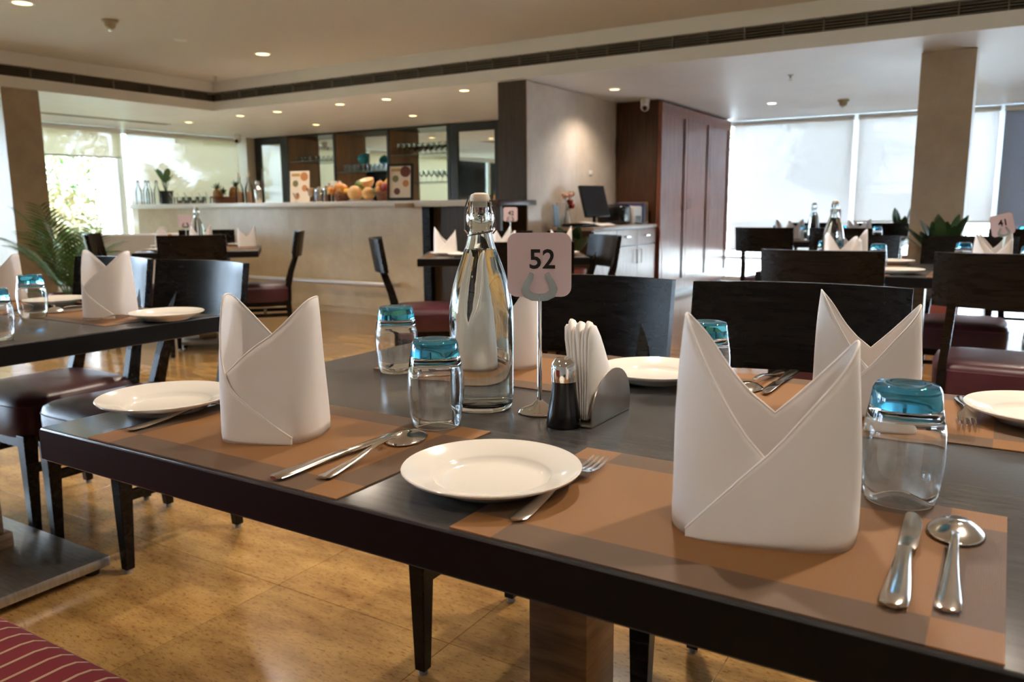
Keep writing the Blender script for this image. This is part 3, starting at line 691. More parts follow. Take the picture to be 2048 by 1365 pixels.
# ------------------------------------------------------------------ chairs
def taper(mb, p0, p1, w0, d0, w1, d1):
    rings = []
    for p, w, d in ((p0, w0, d0), (p1, w1, d1)):
        rings.append([(p[0] - w / 2, p[1] - d / 2, p[2]), (p[0] + w / 2, p[1] - d / 2, p[2]), (p[0] + w / 2, p[1] + d / 2, p[2]), (p[0] - w / 2, p[1] + d / 2, p[2])])
    return mb.loft(rings)
def make_chair():
    t = thing('dining_chair', 'chair', 'chair', group='black dining chairs with burgundy seats')
    # upholstered seat box, domed
    m_ = MB(); rings = []
    for z, k in ((0.335, 0.97), (0.345, 0.99), (0.40, 1.0), (0.435, 1.0), (0.455, 0.975), (0.466, 0.90), (0.473, 0.72), (0.477, 0.42), (0.479, 0.05)):
        ring = []
        for i in range(40):
            a = 2 * PI * i / 40; c, s = math.cos(a), math.sin(a)
            e = 0.32
            x = math.copysign(abs(c) ** e, c) * (0.222 - 0.012 * (s > 0)) * k; y = math.copysign(abs(s) ** e, s) * 0.215 * k
            ring.append((x, y, z))
        rings.append(ring)
    m_.loft(rings); seat = m_.build('seat', leather, t, ang=50)
    pth = []
    for i in range(41):
        a = 2 * PI * i / 40; c, s = math.cos(a), math.sin(a)
        pth.append((math.copysign(abs(c) ** 0.32, c) * (0.2225 - 0.012 * (s > 0)), math.copysign(abs(s) ** 0.32, s) * 0.2155, 0.437))
    MB().tube(pth, 0.0016, 5, cap=False).build('stitching', stitch_m, seat)
    # curved backrest slab
    m_ = MB(); rings = []
    N = 14
    for i in range(N + 1):
        u = -1 + 2 * i / N; x = 0.226 * u; bow = 0.055 * (1 - u * u)
        ring = []
        for z, dy in ((0.685, 0.004), (0.88, 0.036)):
            ring.append((x, 0.225 + dy + bow, z))
        th = 0.026
        r = [ring[0], ring[1], (ring[1][0], ring[1][1] + th, ring[1][2] - 0.001), (ring[0][0], ring[0][1] + th, ring[0][2] - 0.001)]
        rings.append(r)
    m_.loft(rings); m_.build('backrest', black_wood, t, bevel=0.0)
    for s in (-1, 1):
        x = s * 0.158
        m_ = MB()
        pts = [((x * 1.13, 0.185, 0.335), 0.03, 0.052), ((x * 1.12, 0.19, 0.45), 0.03, 0.048), ((x * 1.06, 0.218, 0.56), 0.03, 0.04), ((x, 0.264, 0.69), 0.03, 0.034), ((x, 0.284, 0.77), 0.03, 0.018)]
        rings = [[(p[0] - w / 2, p[1] - d / 2, p[2]), (p[0] + w / 2, p[1] - d / 2, p[2]), (p[0] + w / 2, p[1] + d / 2, p[2]), (p[0] - w / 2, p[1] + d / 2, p[2])] for p, w, d in pts]
        m_.loft(rings).build('stile', black_wood, t, smooth=False)
        for fy, ty, dy in ((-0.19, -0.185, 0.045), (0.205, 0.185, 0.045)):
            lg = taper(MB(), (s * 0.185, fy, 0.012), (s * 0.185, ty, 0.345), 0.027, 0.027, 0.045, dy).build('leg', black_wood, t, smooth=False, bevel=0.002)
            MB().lathe([(0, 0), (0.011, 0), (0.011, 0.013), (0, 0.013)], 12, (s * 0.185, fy, 0)).build('glide', rubber, lg)
        MB().box(s * 0.185 - 0.009, s * 0.185 + 0.009, -0.17, 0.18, 0.215, 0.245).build('stretcher', black_wood, t, smooth=False, bevel=0.002)
    MB().box(-0.18, 0.18, -0.01, 0.012, 0.22, 0.24).build('cross_stretcher', black_wood, t, smooth=False, bevel=0.002)
    MB().box(-0.195, 0.195, -0.195, 0.195, 0.30, 0.336).build('seat_frame', black_wood, t, smooth=False)
    return t
chair = Proto(make_chair())
CH = [
 (-0.88, 1.51, 0.02, 'black chair behind the number 52 card at the nearest table'),
 (-0.365, 1.53, 0.07, 'black chair behind the right napkin of the nearest table'),
 (-2.31, 1.47, 0.0, 'black chair at the left table, its back beside the plate'),
 (-2.81, 1.47, 0.0, 'black chair at the left table behind the standing napkin'),
 (-0.62, 3.53, PI + 0.03, 'black chair whose back hides the bottle foot at the table behind'),
 (0.0, 3.55, PI, 'black chair at the right edge with its burgundy seat in view'),
 (-0.74, 4.66, 0.0, 'black chair on the far side of the second table, left of the column'),
 (-0.18, 4.66, 0.0, 'black chair standing before the foot of the right marble column'),
 (-1.66, 6.76, PI, 'black chair in the distance nearest the tall cupboard'),
 (-1.09, 6.76, PI, 'black chair in the distance just left of the tall bottle neck'),
 (-1.62, 7.98, 0.0, 'farthest black chair behind the distant bottle, before the blinds'),
 (-1.02, 7.98, 0.0, 'farthest black chair just right of the tall bottle neck'),
 (0.10, 6.74, PI, 'black chair in the distance behind the tilted 41 card'),
]
for x, y, r, lb in CH: chair((x, y, 0), r, lb)
def tloc(c, ang, x, y): return (c[0] + x * math.cos(ang) - y * math.sin(ang), c[1] + x * math.sin(ang) + y * math.cos(ang), 0)
MC, MA = (-5.35, 4.06), math.radians(47.6)
chair(tloc(MC, MA, 0.0, -0.44), MA + PI, 'black chair with its back to us at the table before the bar')
chair(tloc(MC, MA, -0.02, 0.47), MA, 'black chair behind the table before the bar, under the marble')
chair(tloc(MC, MA, 0.44, 0.0), MA - PI / 2, 'black chair seen edge on against the marble bar, facing left')
chair(tloc(MC, MA, -0.50, 0.05), MA + PI / 2, 'black chair at the left side of the table before the bar')
DC, DA = (-2.80, 4.42), math.radians(32.7)
chair((-2.20, 3.72, 0), DA + PI, 'black chair hidden mostly by the near water bottle')
chair((-2.98, 3.84, 0), math.radians(131), 'black chair seen edge on in the middle, facing right')
chair((-2.30, 4.31, 0), math.radians(-42), 'black chair with a shiny blue green back before the sideboard')
chair(tloc(DC, DA, 0.0, 0.50), DA, 'black chair behind table 42 near the bar hatch')

# ------------------------------------------------------------------ tables
def make_table(name, label, c, ang, L, D, bx=0.375):
    t = thing(name, label, 'table', (c[0], c[1], 0), ang)
    tp = MB().rbox(-L / 2, L / 2, -D / 2, D / 2, 0.7015, 0.75, 0.003, 2).build('table_top', table_wood, t)
    MB().box(-L / 2 - 0.0006, L / 2 + 0.0006, -D / 2 - 0.0006, D / 2 + 0.0006, 0.7045, 0.7465).build('edge_band', table_edge, tp, smooth=False)
    MB().box(-0.25, 0.25, -0.20, 0.20, 0.692, 0.7015).build('under_plate', dull_steel, t, smooth=False)
    MB().rbox(-0.048, 0.048, -0.048, 0.048, 0.055, 0.692, 0.003, 2).build('column', brushed_col, t)
    MB().rbox(-0.065, 0.065, -0.065, 0.065, 0.050, 0.10, 0.004, 2).build('column_collar', brushed_col, t)
    MB().rbox(-bx, bx, -0.175, 0.175, 0.022, 0.052, 0.004, 2).build('base_plate', dull_steel, t)
    for x in (-bx + 0.04, bx - 0.04):
        for y in (-0.14, 0.14): MB().lathe([(0, 0), (0.02, 0), (0.02, 0.023), (0, 0.023)], 12, (x, y, 0)).build('foot', plastic_black, t)
    return t
brushed_col = noise_col(mat('column_bronze', rough=0.35, metal=0.6), (0.16, 0.10, 0.06), (0.28, 0.19, 0.11), 4, 4, stretch=(3, 3, 20))
TC = (-0.515, 0.998)
make_table('dining_table', 'nearest black table set for four around the number 52', TC, 0, 1.25, 0.845)
LC = (-2.545, 1.08)
make_table('dining_table', 'glossy black table at the left edge with a steel base', LC, 0, 1.25, 0.84)
SC = (-0.36, 4.15)
make_table('dining_table', 'second black table behind the nearest one, carrying the 41 card', SC, 0, 1.25, 0.84)
make_table('dining_table', 'black table before the marble bar with a square end in view', MC, MA, 0.86, 0.95, 0.2)
make_table('dining_table', 'black table in the middle carrying the number 42 card', DC, DA, 1.04, 0.80, 0.2)
FC = (-1.37, 7.37)
make_table('dining_table', 'distant black table before the white blinds', FC, 0, 1.25, 0.84)
GC = (0.52, 7.37)
make_table('dining_table', 'distant black table right of the marble column', GC, 0, 1.25, 0.84)

# ------------------------------------------------------------------ tableware prototypes
mat_p = Proto(tag(MB().box(-0.225, 0.225, -0.147, 0.147, 0, 0.0016).build('placemat', mat_m, smooth=False), 'mat', 'placemat', 'woven brown placemats'))
def make_plate():
    prof = [(0, 0.0045), (0.054, 0.0045), (0.0605, 0.006), (0.0650, 0.0105), (0.0670, 0.0128), (0.094, 0.0205), (0.0975, 0.0222), (0.0985, 0.0212), (0.097, 0.0185), (0.070, 0.0085), (0.062, 0.0035), (0.058, 0.0), (0.054, 0.0), (0.052, 0.0022), (0, 0.0022)]
    o = MB().lathe(prof, 56).build('plate', porcelain, ang=60)
    return tag(o, 'plate', 'plate', 'round white plates')
plate_p = Proto(make_plate())

def make_napkin(variant):
    """two peaked mitre fold: one panel wraps over the other at the front"""
    H, A, B, E = 0.198, 0.083, 0.056, 0.62
    m_ = MB(); cols = []
    if variant == 1: H, A, B = 0.188, 0.066, 0.056
    if variant == 0: mir, a_in, a_out, back, pin, pout = 1, 0.41, 0.435, 0.51, 1.0, 0.90
    else: mir, a_in, a_out, back, pin, pout = -1, 0.71, 0.20, 0.58, 0.98, 1.0
    n = 110; tot = 2 * PI * 1.43
    f0 = 1.25
    for i in range(n + 1):
        s = i / n; w = s * tot; th = -PI / 2 + f0 - w
        c = math.cos(th); sn = math.sin(th)
        cx = math.copysign(abs(c) ** E, c)
        if w < f0 + PI / 2:              # inner front panel, rises to the first peak
            h = (a_in - (1 - a_in) * math.copysign(abs(cx) ** 1.15, cx)) * pin
        elif w < f0 + 1.5 * PI:          # back, falls to the valley and rises again
            k = abs(cx) ** 1.15
            h = (back + (1 - back) * k) * (pin if c < 0 else pout)
        else:                            # outer front panel, falls from the second peak across the front
            h = (a_out + (1 - a_out) * math.copysign(abs(cx) ** 1.1, cx)) * pout
            if variant == 1: h = 0.20 + 0.28 * cx + (0.52 * cx ** 9 if cx > 0 else 0)
        if h < 0.03 and (w < f0 + 0.5 or w > f0 + 1.5 * PI): continue
        h = max(h, 0.02) * H
        lay = 0.0045 * (w / (2 * PI)) - 0.003
        col = []
        for j in range(15):
            z = h * j / 14; q = z / H
            tp = 1 - 0.05 * q - 0.05 * q * q; by = 1 - 0.35 * q * q
            if j == 0: tp *= 0.985
            x = (A * cx + lay * c) * tp
            y = (B * math.copysign(abs(sn) ** E, sn) * by + lay * sn) * tp
            wv = 0.0012 * math.sin(th * 4 + z * 30)
            col.append(((x + wv) * mir, y + wv, z))
        cols.append(col)
    m_.loft(cols, cap=False, closed=False)
    me = m_.mesh('folded_napkin', ang=80)
    o = obj('folded_napkin', me, napkin_m); tag(o, 'napkin', 'napkin', 'white mitre folded napkins')
    sd = o.modifiers.new('thickness', 'SOLIDIFY'); sd.thickness = 0.0022; sd.offset = 0
    hp = [col[-1] for col in cols if col[-1][2] > 0.03 * H]
    MB().tube(hp, 0.0015, 6).build('hem', napkin_m, o, ang=80)
    return o
nap_a = Proto(make_napkin(0)); nap_b = Proto(make_napkin(1))

def make_glass():
    t = thing('tumbler', 'glass', 'glass', group='upturned tumblers with blue bases')
    out = [(0.0330, 0), (0.0336, 0.002), (0.0375, 0.025), (0.0396, 0.048), (0.0389, 0.070), (0.0364, 0.087), (0.0346, 0.0968), (0.0342, 0.098), (0, 0.098)]
    inn = [(0, 0.0925), (0.027, 0.0918), (0.0328, 0.0885), (0.0352, 0.083), (0.0377, 0.070), (0.0385, 0.048), (0.0364, 0.025), (0.0322, 0.001)]
    MB().lathe([(0, 0.098)] and inn[:1] + inn[1:] + [(0.0326, 0)] + out, 40).build('bowl', clear_glass, t, ang=60)
    MB().lathe([(0, 0.0984), (0.0341, 0.0984), (0.0333, 0.106), (0.0318, 0.1155), (0.0292, 0.1203), (0.021, 0.1215), (0.012, 0.1195), (0, 0.119)], 40).build('blue_base', blue_glass, t, ang=60)
    return t
glass_p = Proto(make_glass())

def blade(pts, sec):
    """loft of flat oval sections along y: (y, z, half width, half thickness)"""
    rings = []
    for y, z, w, h in pts:
        rings.append([(w * math.cos(2 * PI * k / sec), y, z + h * math.sin(2 * PI * k / sec)) for k in range(sec)])
    return MB().loft(rings)
def make_fork():
    t = thing('fork', 'fork', 'fork', group='steel forks')
    blade([(-0.105, 0.003, 0.004, 0.0015), (-0.100, 0.003, 0.0085, 0.002), (-0.085, 0.0032, 0.0095, 0.002), (-0.045, 0.006, 0.0062, 0.002), (0.0, 0.0125, 0.0036, 0.0021), (0.022, 0.0135, 0.0032, 0.002), (0.030, 0.012, 0.006, 0.0016), (0.038, 0.0095, 0.0118, 0.0012), (0.052, 0.0065, 0.0122, 0.001)], 10).build('handle', steel, t)
    for k in range(4):
        x = -0.0098 + k * 0.00653
        MB().tube([(x, 0.050, 0.0068), (x, 0.068, 0.0045), (x, 0.085, 0.0052), (x * 0.96, 0.100, 0.0085)], [0.0019, 0.0018, 0.0016, 0.0010], 6).build('tine', steel, t)
    return t
def make_spoon():
    t = thing('spoon', 'spoon', 'spoon', group='steel spoons')
    blade([(-0.103, 0.003, 0.006, 0.0015), (-0.100, 0.003, 0.0092, 0.002), (-0.085, 0.0032, 0.0088, 0.002), (-0.045, 0.006, 0.0058, 0.002), (0.0, 0.0125, 0.0036, 0.0021), (0.026, 0.0135, 0.0034, 0.002), (0.036, 0.012, 0.0044, 0.0016)], 10).build('handle', steel, t)
    m_ = MB(); n = 28
    outer = []; top = []
    rings = []
    for r in (0.0, 0.35, 0.6, 0.8, 0.93, 1.0):
        rings.append([(0.0240 * r * math.cos(2 * PI * k / n) * (1 - 0.10 * math.sin(2 * PI * k / n)), 0.069 + 0.0355 * r * math.sin(2 * PI * k / n), 0.0130 - 0.0108 * r ** 2.2) for k in range(n)])
    m_.loft(rings, cap=False); o = m_.build('bowl', steel, t, ang=80)
    sd = o.modifiers.new('thickness', 'SOLIDIFY'); sd.thickness = 0.0014
    return t
def make_knife():
    t = thing('knife', 'knife', 'knife', group='steel table knives')
    blade([(-0.108, 0.004, 0.005, 0.002), (-0.104, 0.004, 0.0100, 0.003), (-0.09, 0.004, 0.0106, 0.0032), (-0.04, 0.0045, 0.0080, 0.0034), (0.0, 0.005, 0.0062, 0.0032), (0.006, 0.005, 0.0070, 0.003)], 12).build('handle', steel, t)
    m_ = MB(); pr_ = []
    poly = [(-0.006, 0.006), (0.0075, 0.006), (0.0095, 0.012), (0.0100, 0.05), (0.0095, 0.075), (0.006, 0.093), (0.000, 0.101), (-0.004, 0.098), (-0.006, 0.09), (-0.0062, 0.05)]
    m_.prism(poly, 0.0042, 0.0058); m_.build('blade', steel, t, bevel=0.0004)
    return t
fork_p, spoon_p, knife_p = Proto(make_fork()), Proto(make_spoon()), Proto(make_knife())

def make_bottle():
    t = thing('water_bottle', 'bottle', 'bottle', group='swing top water bottles')
    out = [(0, 0.004), (0.030, 0.0015), (0.040, 0.0), (0.0455, 0.003), (0.0480, 0.010), (0.0485, 0.03), (0.0485, 0.135), (0.0475, 0.155), (0.0435, 0.180), (0.0360, 0.206), (0.0275, 0.229), (0.0210, 0.247), (0.0172, 0.262), (0.0165, 0.268), (0.0185, 0.274), (0.0205, 0.281), (0.0203, 0.292), (0.0170, 0.300), (0.0172, 0.307), (0.0160, 0.309)]
    inn = [(0.0115, 0.309), (0.0118, 0.285), (0.0130, 0.266), (0.0172, 0.247), (0.0240, 0.228), (0.0322, 0.206), (0.0400, 0.180), (0.0440, 0.155), (0.0450, 0.135), (0.0450, 0.03), (0.0435, 0.016), (0.038, 0.010), (0, 0.012)]
    def sq(me):
        for v in me.vertices:
            k = max(0.0, 1 - v.co.z / 0.16) ** 0.6; a = math.atan2(v.co.y, v.co.x)
            s = 1 - 0.035 * k * math.cos(4 * a); v.co.x *= s; v.co.y *= s
        return me
    obj('glass_body', sq(MB().lathe(out + inn, 48).mesh('glass_body', ang=70)), bottle_glass, t)
    wi = [(0, 0.0118), (0.0382, 0.0098), (0.0438, 0.0158), (0.0453, 0.03), (0.0453, 0.135), (0.0443, 0.155), (0.0403, 0.180), (0.0325, 0.206), (0.0243, 0.228), (0.0205, 0.238), (0.0203, 0.2395), (0, 0.239)]
    obj('water', sq(MB().lathe(wi, 48).mesh('water', ang=50)), water_m, t)
    MB().lathe([(0, 0.300), (0.0108, 0.300), (0.0112, 0.308), (0.0138, 0.309), (0.0148, 0.313), (0.0128, 0.319), (0.007, 0.3215), (0, 0.3217)], 24).build('stopper', cork, t)
    wm = mat('bail_wire', (0.16, 0.13, 0.10), 0.3, 1.0)
    ring = [(0.0182 * math.cos(2 * PI * k / 24), 0.0182 * math.sin(2 * PI * k / 24), 0.263 + 0.003 * math.cos(2 * PI * k / 24)) for k in range(25)]
    MB().tube(ring, 0.0012, 6, cap=False).build('neck_wire', wm, t)
    b_ = MB()
    for s in (-1, 1):
        b_.tube([(s * 0.0185, 0, 0.262), (s * 0.0235, 0.001, 0.268), (s * 0.0225, -0.004, 0.285), (s * 0.0205, -0.001, 0.303), (s * 0.0150, 0, 0.318)], 0.0012, 6)
    b_.build('bail', wm, t)
    return t
bottle_p = Proto(make_bottle())

def make_stand(num, label, loc, rz, tilt=0.0, h=0.172):
    t = thing('table_number', label, 'table number', loc, rz)
    MB().lathe([(0, 0.0), (0.0315, 0.0), (0.0325, 0.002), (0.028, 0.006), (0.012, 0.0125), (0.0045, 0.019), (0, 0.019)], 32).build('base', chrome, t)
    MB().tube([(0, 0, 0.015), (0, 0, h)], 0.0036, 12).build('rod', chrome, t)
    mx = T(0, 0, h) @ Matrix.Rotation(tilt, 4, 'Y')
    R, w, hh = 0.014, 0.046, 0.046
    poly = []
    for cx_, cz_, a0 in ((w - R, hh - R, 0), (-w + R, hh - R, PI / 2), (-w + R, -hh + R, PI), (w - R, -hh + R, 1.5 * PI)):
        for q in range(6): poly.append((cx_ + R * math.cos(a0 + q * PI / 10), cz_ + R * math.sin(a0 + q * PI / 10)))
    up_ = Matrix.Rotation(PI / 2, 4, 'X')
    cardz = 0.046
    card = MB().prism(poly, -0.0008, 0.0008, mx @ T(0, 0, cardz) @ up_).build('card', card_m, t, smooth=False)
    if num:
        me = text_mesh(num, 0.0385, 0.0004, 0.0007)
        me.transform(mx @ T(0.004, -0.0012, cardz + 0.007) @ up_)
        obj('number', me, ink, card)
    for s in (-1, 1):
        pts = [(0, -0.001), (s * 0.010, 0.0), (s * 0.0175, 0.004), (s * 0.0205, 0.011), (s * 0.0175, 0.020), (s * 0.0125, 0.028), (s * 0.0115, 0.0315), (s * 0.0150, 0.0335)]
        rings = []
        for i, (x, z) in enumerate(pts):
            a = pts[max(i - 1, 0)]; b_ = pts[min(i + 1, len(pts) - 1)]
            hw = (0.0052, 0.0056, 0.0062, 0.0060, 0.0050, 0.0042, 0.0040, 0.0030)[i]
            d = Vector((b_[0] - a[0], b_[1] - a[1])).normalized(); nx, nz = -d.y * hw, d.x * hw
            rings.append([(x - nx, -0.0035, z - nz), (x + nx, -0.0035, z + nz), (x + nx, -0.0015, z + nz), (x - nx, -0.0015, z - nz)])
        MB().loft(rings, mx=mx).build('clip_arm', steel, t, ang=60)
    return t
def make_holder(label, loc, rz):
    t = thing('napkin_holder', label, 'napkin holder', loc, rz)
    MB().rbox(-0.065, 0.065, -0.022, 0.022, 0, 0.004, 0.0015, 2).build('base', brushed, t)
    for s in (-1, 1):
        poly = [(-0.064, 0.003)] + [(0.064 * math.cos(PI - PI * k / 20), 0.012 + 0.062 * math.sin(PI * k / 20) ** 0.9) for k in range(21)] + [(0.064, 0.003)]
        MB().prism(poly, -0.0009, 0.0009, T(0, s * 0.021, 0) @ Matrix.Rotation(PI / 2 - s * 0.04, 4, 'X')).build('side_plate', brushed, t, smooth=False)
    return t
def make_paper_napkins(label, loc, rz):
    t = thing('paper_napkins', label, 'paper napkins', loc, rz)
    for k in range(8):
        u = (k - 3.5) / 3.5; m_ = MB(); rows = []
        zt = 0.130 + 0.006 * math.sin(k * 2.3)
        for j in range(9):
            f = j / 8; z = 0.006 + zt * f
            yy = u * (0.010 + 0.011 * f) + 0.010 * f
            x0 = -0.050 + 0.006 * f; x1 = 0.050 - 0.072 * f ** 1.3
            if j == 8: x0 += 0.004; x1 -= 0.003
            rows.append([(x0, yy, z), ((x0 + x1) / 2, yy + 0.0012, z + 0.003 * f), (x1, yy, z)])
        m_.loft(rows, cap=False, closed=False); o = m_.build('sheet', paper, t, ang=70)
        sd = o.modifiers.new('thickness', 'SOLIDIFY'); sd.thickness = 0.0034
    return t
def make_shaker(label, loc):
    t = thing('pepper_shaker', label, 'shaker', loc)
    MB().lathe([(0, 0), (0.0235, 0), (0.0245, 0.003), (0.0225, 0.02), (0.0180, 0.045), (0.0165, 0.060), (0.0165, 0.064), (0, 0.064)], 28).build('body', plastic_black, t)
    MB().lathe([(0, 0.064), (0.0175, 0.064), (0.0178, 0.080), (0.0165, 0.089), (0.0115, 0.0955), (0.004, 0.0975), (0, 0.0976)], 28).build('cap', chrome, t)
    return t

ZT75 = 0.7502
def put_setting(origin, ang, who, items='mpnfksg', over={}, nap=None, jit=0.0, ns=0.88):
    """origin: middle of the seat's table edge; local +y points across the table"""
    def W_(x, y): return (origin[0] + x * math.cos(ang) - y * math.sin(ang), origin[1] + x * math.sin(ang) + y * math.cos(ang))
    base = {'m': (0.0, 0.150, 0.0), 'p': (-0.252, 0.118, 0), 'n': (0.015, 0.150, 0.0), 'f': (-0.178, 0.145, 0.06), 'k': (0.145, 0.135, 0.03), 's': (0.183, 0.140, 0.04), 'g': (0.145, 0.285, 0)}
    base.update(over)
    zt = {'m': ZT75, 'p': ZT75 + 0.0017, 'n': ZT75 + 0.0017, 'f': ZT75 + 0.0017, 'k': ZT75 + 0.0017, 's': ZT75 + 0.0017, 'g': ZT75 + 0.0017}
    P_ = {'m': mat_p, 'p': plate_p, 'n': nap or nap_a, 'f': fork_p, 'k': knife_p, 's': spoon_p, 'g': glass_p}
    L_ = {'m': 'woven brown placemat', 'p': 'round white plate', 'n': 'white mitre folded napkin', 'f': 'steel fork', 'k': 'steel knife', 's': 'steel spoon', 'g': 'upturned blue based tumbler'}
    for ch in items:
        x, y, r = base[ch][:3]; dz = base[ch][3] if len(base[ch]) > 3 else 0
        if jit and ch not in 'm':
            x += random.uniform(-jit, jit); y += random.uniform(-jit, jit) * 0.5
        wx, wy = W_(x, y)
        rr = ang + r + (random.uniform(-0.3, 0.3) if (jit and ch == 'n') else 0)
        P_[ch]((wx, wy, zt[ch] + dz), rr, L_[ch] + ' ' + who, scale=(ns, ns, ns) if ch == 'n' else None)

# nearest table
e0, e1 = TC[1] - 0.4225, TC[1] + 0.4225
put_setting((-0.80, e0), 0, 'at the near left place of table 52', over={'m': (0, 0.150, 0), 'p': (-0.272, 0.155, 0), 'n': (-0.022, 0.148, 0.50), 'f': (-0.200, 0.150, -0.02), 'k': (0.128, 0.115, -0.02), 's': (0.160, 0.140, 0.10), 'g': (0.139, 0.290, 0)}, nap=nap_b, ns=1.0)
put_setting((-0.205, e0), 0, 'at the near right place of table 52', over={'m': (0, 0.150, 0), 'p': (-0.255, 0.123, 0), 'n': (0.025, 0.160, 0.20), 'f': (-0.180, 0.148, 0.03), 'k': (0.150, 0.150, 0.03), 's': (0.186, 0.160, 0.02), 'g': (0.130, 0.298, 0)}, nap=nap_a, ns=1.0)
put_setting((-0.780, e1), PI, 'at the far left place of table 52', over={'n': (0.030, 0.150, 0.45), 'p': (-0.272, 0.130, 0), 'g': (0.170, 0.292, 0), 'k': (0.13, 0.14, 0.1), 's': (0.175, 0.15, 0.12)})
put_setting((-0.175, e1), PI, 'at the far right place of table 52', over={'n': (-0.010, 0.170, PI - 0.20 + 0.35), 'p': (-0.235, 0.125, 0), 'f': (-0.140, 0.130, 0.10), 'g': (0.215, 0.215, 0), 'k': (0.135, 0.06, 0.0), 's': (0.165, 0.06, -0.1)})
bottle_p((-0.663, 0.984, ZT75), 0.55, 'large swing top water bottle in the middle of table 52')
make_stand('52', 'steel table number stand with a pinkish 52 card', (-0.572, 1.0, ZT75), 0.50)
make_holder('steel napkin holder on table 52', (-0.487, 1.02, ZT75), PI / 2)
make_paper_napkins('white paper napkins leaning in the steel holder on table 52', (-0.489, 1.02, ZT75 + 0.0005), PI / 2)
make_shaker('black pepper shaker with a chrome cap on table 52', (-0.506, 0.952, ZT75))
# left table
l1 = LC[1] + 0.42
put_setting((-2.225, l1), PI, 'at the left table place nearest its corner', over={'m': (0.0, 0.152, 0), 'n': (-0.05, 0.170, 0.55 + PI), 'p': (-0.255, 0.135, 0), 'g': (0.135, 0.29, 0), 'f': (-0.15, 0.20, -0.5)}, nap=nap_b, ns=1.0)
put_setting((-2.80, l1), PI, 'at the left table place farther from its corner', over={'n': (0.10, 0.115, 0.5 + PI), 'p': (-0.20, 0.10, 0), 's': (-0.30, 0.16, 1.2)}, items='mpngsk', nap=nap_a)
put_setting((-2.225, LC[1] - 0.42), 0, 'at the left table place nearest the camera', over={'g': (0.21, 0.285, 0)}, items='mpfg')
# second table
s0, s1 = SC[1] - 0.42, SC[1] + 0.42
put_setting((SC[0] - 0.29, s0), 0, 'at the near left place of the second table', over={'n': (0.0, 0.15, 0.3)}, jit=0.01, items='mpngks')
put_setting((SC[0] + 0.30, s0), 0, 'at the near right place of the second table', over={'p': (-0.33, 0.12, 0)}, jit=0.01, items='mpfngk')
put_setting((SC[0] - 0.28, s1), PI, 'at the far left place of the second table', over={'p': (-0.16, 0.11, 0), 'n': (0.03, 0.16, 0.4)}, jit=0.01, items='mpng')
put_setting((SC[0] + 0.32, s1), PI, 'at the far right place of the second table', jit=0.01, items='mpng')
bottle_p((-0.728, 4.15, ZT75), 1.0, 'swing top water bottle standing on the second table')
make_stand('41', 'tilted table number stand with a 41 card at the right edge', (-0.02, 4.08, ZT75), 0.35, -0.25, 0.165)
make_holder('steel napkin holder on the second table', (-0.60, 4.10, ZT75), PI / 2)
make_paper_napkins('white paper napkins in the holder on the second table', (-0.60, 4.10, ZT75 + 0.0005), PI / 2)
# table before the bar
def loc2(c, a, x, y): q = tloc(c, a, x, y); return (q[0], q[1])
put_setting(loc2(MC, MA, 0, -0.475), MA, 'at the near place of the table before the bar', jit=0.01, items='mpn')
put_setting(loc2(MC, MA, 0, 0.475), MA + PI, 'at the far place of the table before the bar', jit=0.01, items='mpn')
put_setting(loc2(MC, MA, 0.43, 0.02), MA + PI / 2, 'at the right end of the table before the bar', over={'n': (0.10, 0.10, PI / 2 + 0.3)}, jit=0.01, items='mn')
put_setting(loc2(MC, MA, -0.43, 0), MA - PI / 2, 'at the left end of the table before the bar', jit=0.01, items='mpn')
q = loc2(MC, MA, -0.02, -0.05); bottle_p((q[0], q[1], ZT75), 0.3, 'swing top water bottle on the table before the bar')
q = loc2(MC, MA, -0.10, -0.08); make_stand('', 'table number stand beside the bottle before the bar', (q[0], q[1], ZT75), 0.9)
# table 42
put_setting(loc2(DC, DA, -0.50, 0.05), DA - PI / 2, 'at the left end of table 42', over={'p': (0.15, 0.13, 0), 'n': (0.15, 0.13, PI / 2, 0.0046), 'm': (0.05, 0.15, 0), 'g': (0.16, 0.31, 0)}, items='mpng')
put_setting(loc2(DC, DA, 0, -0.40), DA, 'at the near place of table 42', jit=0.01, items='mpng')
put_setting(loc2(DC, DA, 0.0, 0.40), DA + PI, 'at the far place of table 42', jit=0.01, items='mpng')
put_setting(loc2(DC, DA, 0.50, 0.0), DA + PI / 2, 'at the right end of table 42', over={'p': (-0.20, 0.12, 0), 'n': (0.02, 0.12, PI / 2)}, items='mpng')
q = loc2(DC, DA, 0.05, 0.05); make_stand('42', 'table number stand with a pinkish 42 card', (q[0], q[1], ZT75), 0.55, 0, 0.21)
# distant tables
f0, f1 = FC[1] - 0.42, FC[1] + 0.42
for dx, e, a, w_ in ((-0.29, f0, 0, 'near left'), (0.29, f0, 0, 'near right'), (-0.29, f1, PI, 'far left'), (0.29, f1, PI, 'far right')):
    put_setting((FC[0] + dx, e), a, 'at the %s place of the table by the blinds' % w_, jit=0.01, items='mpng')
bottle_p((FC[0] - 0.06, 7.2, ZT75), 0.2, 'swing top water bottle on the distant table by the blinds')
make_stand('', 'table number stand on the distant table by the blinds', (FC[0] + 0.08, 7.38, ZT75), PI + 0.5)
for dx, e, a, w_ in ((-0.29, f0, 0, 'near'), (-0.29, f1, PI, 'far')):
    put_setting((GC[0] + dx, e), a, 'at the %s place of the distant right table' % w_, jit=0.01, items='mpng')
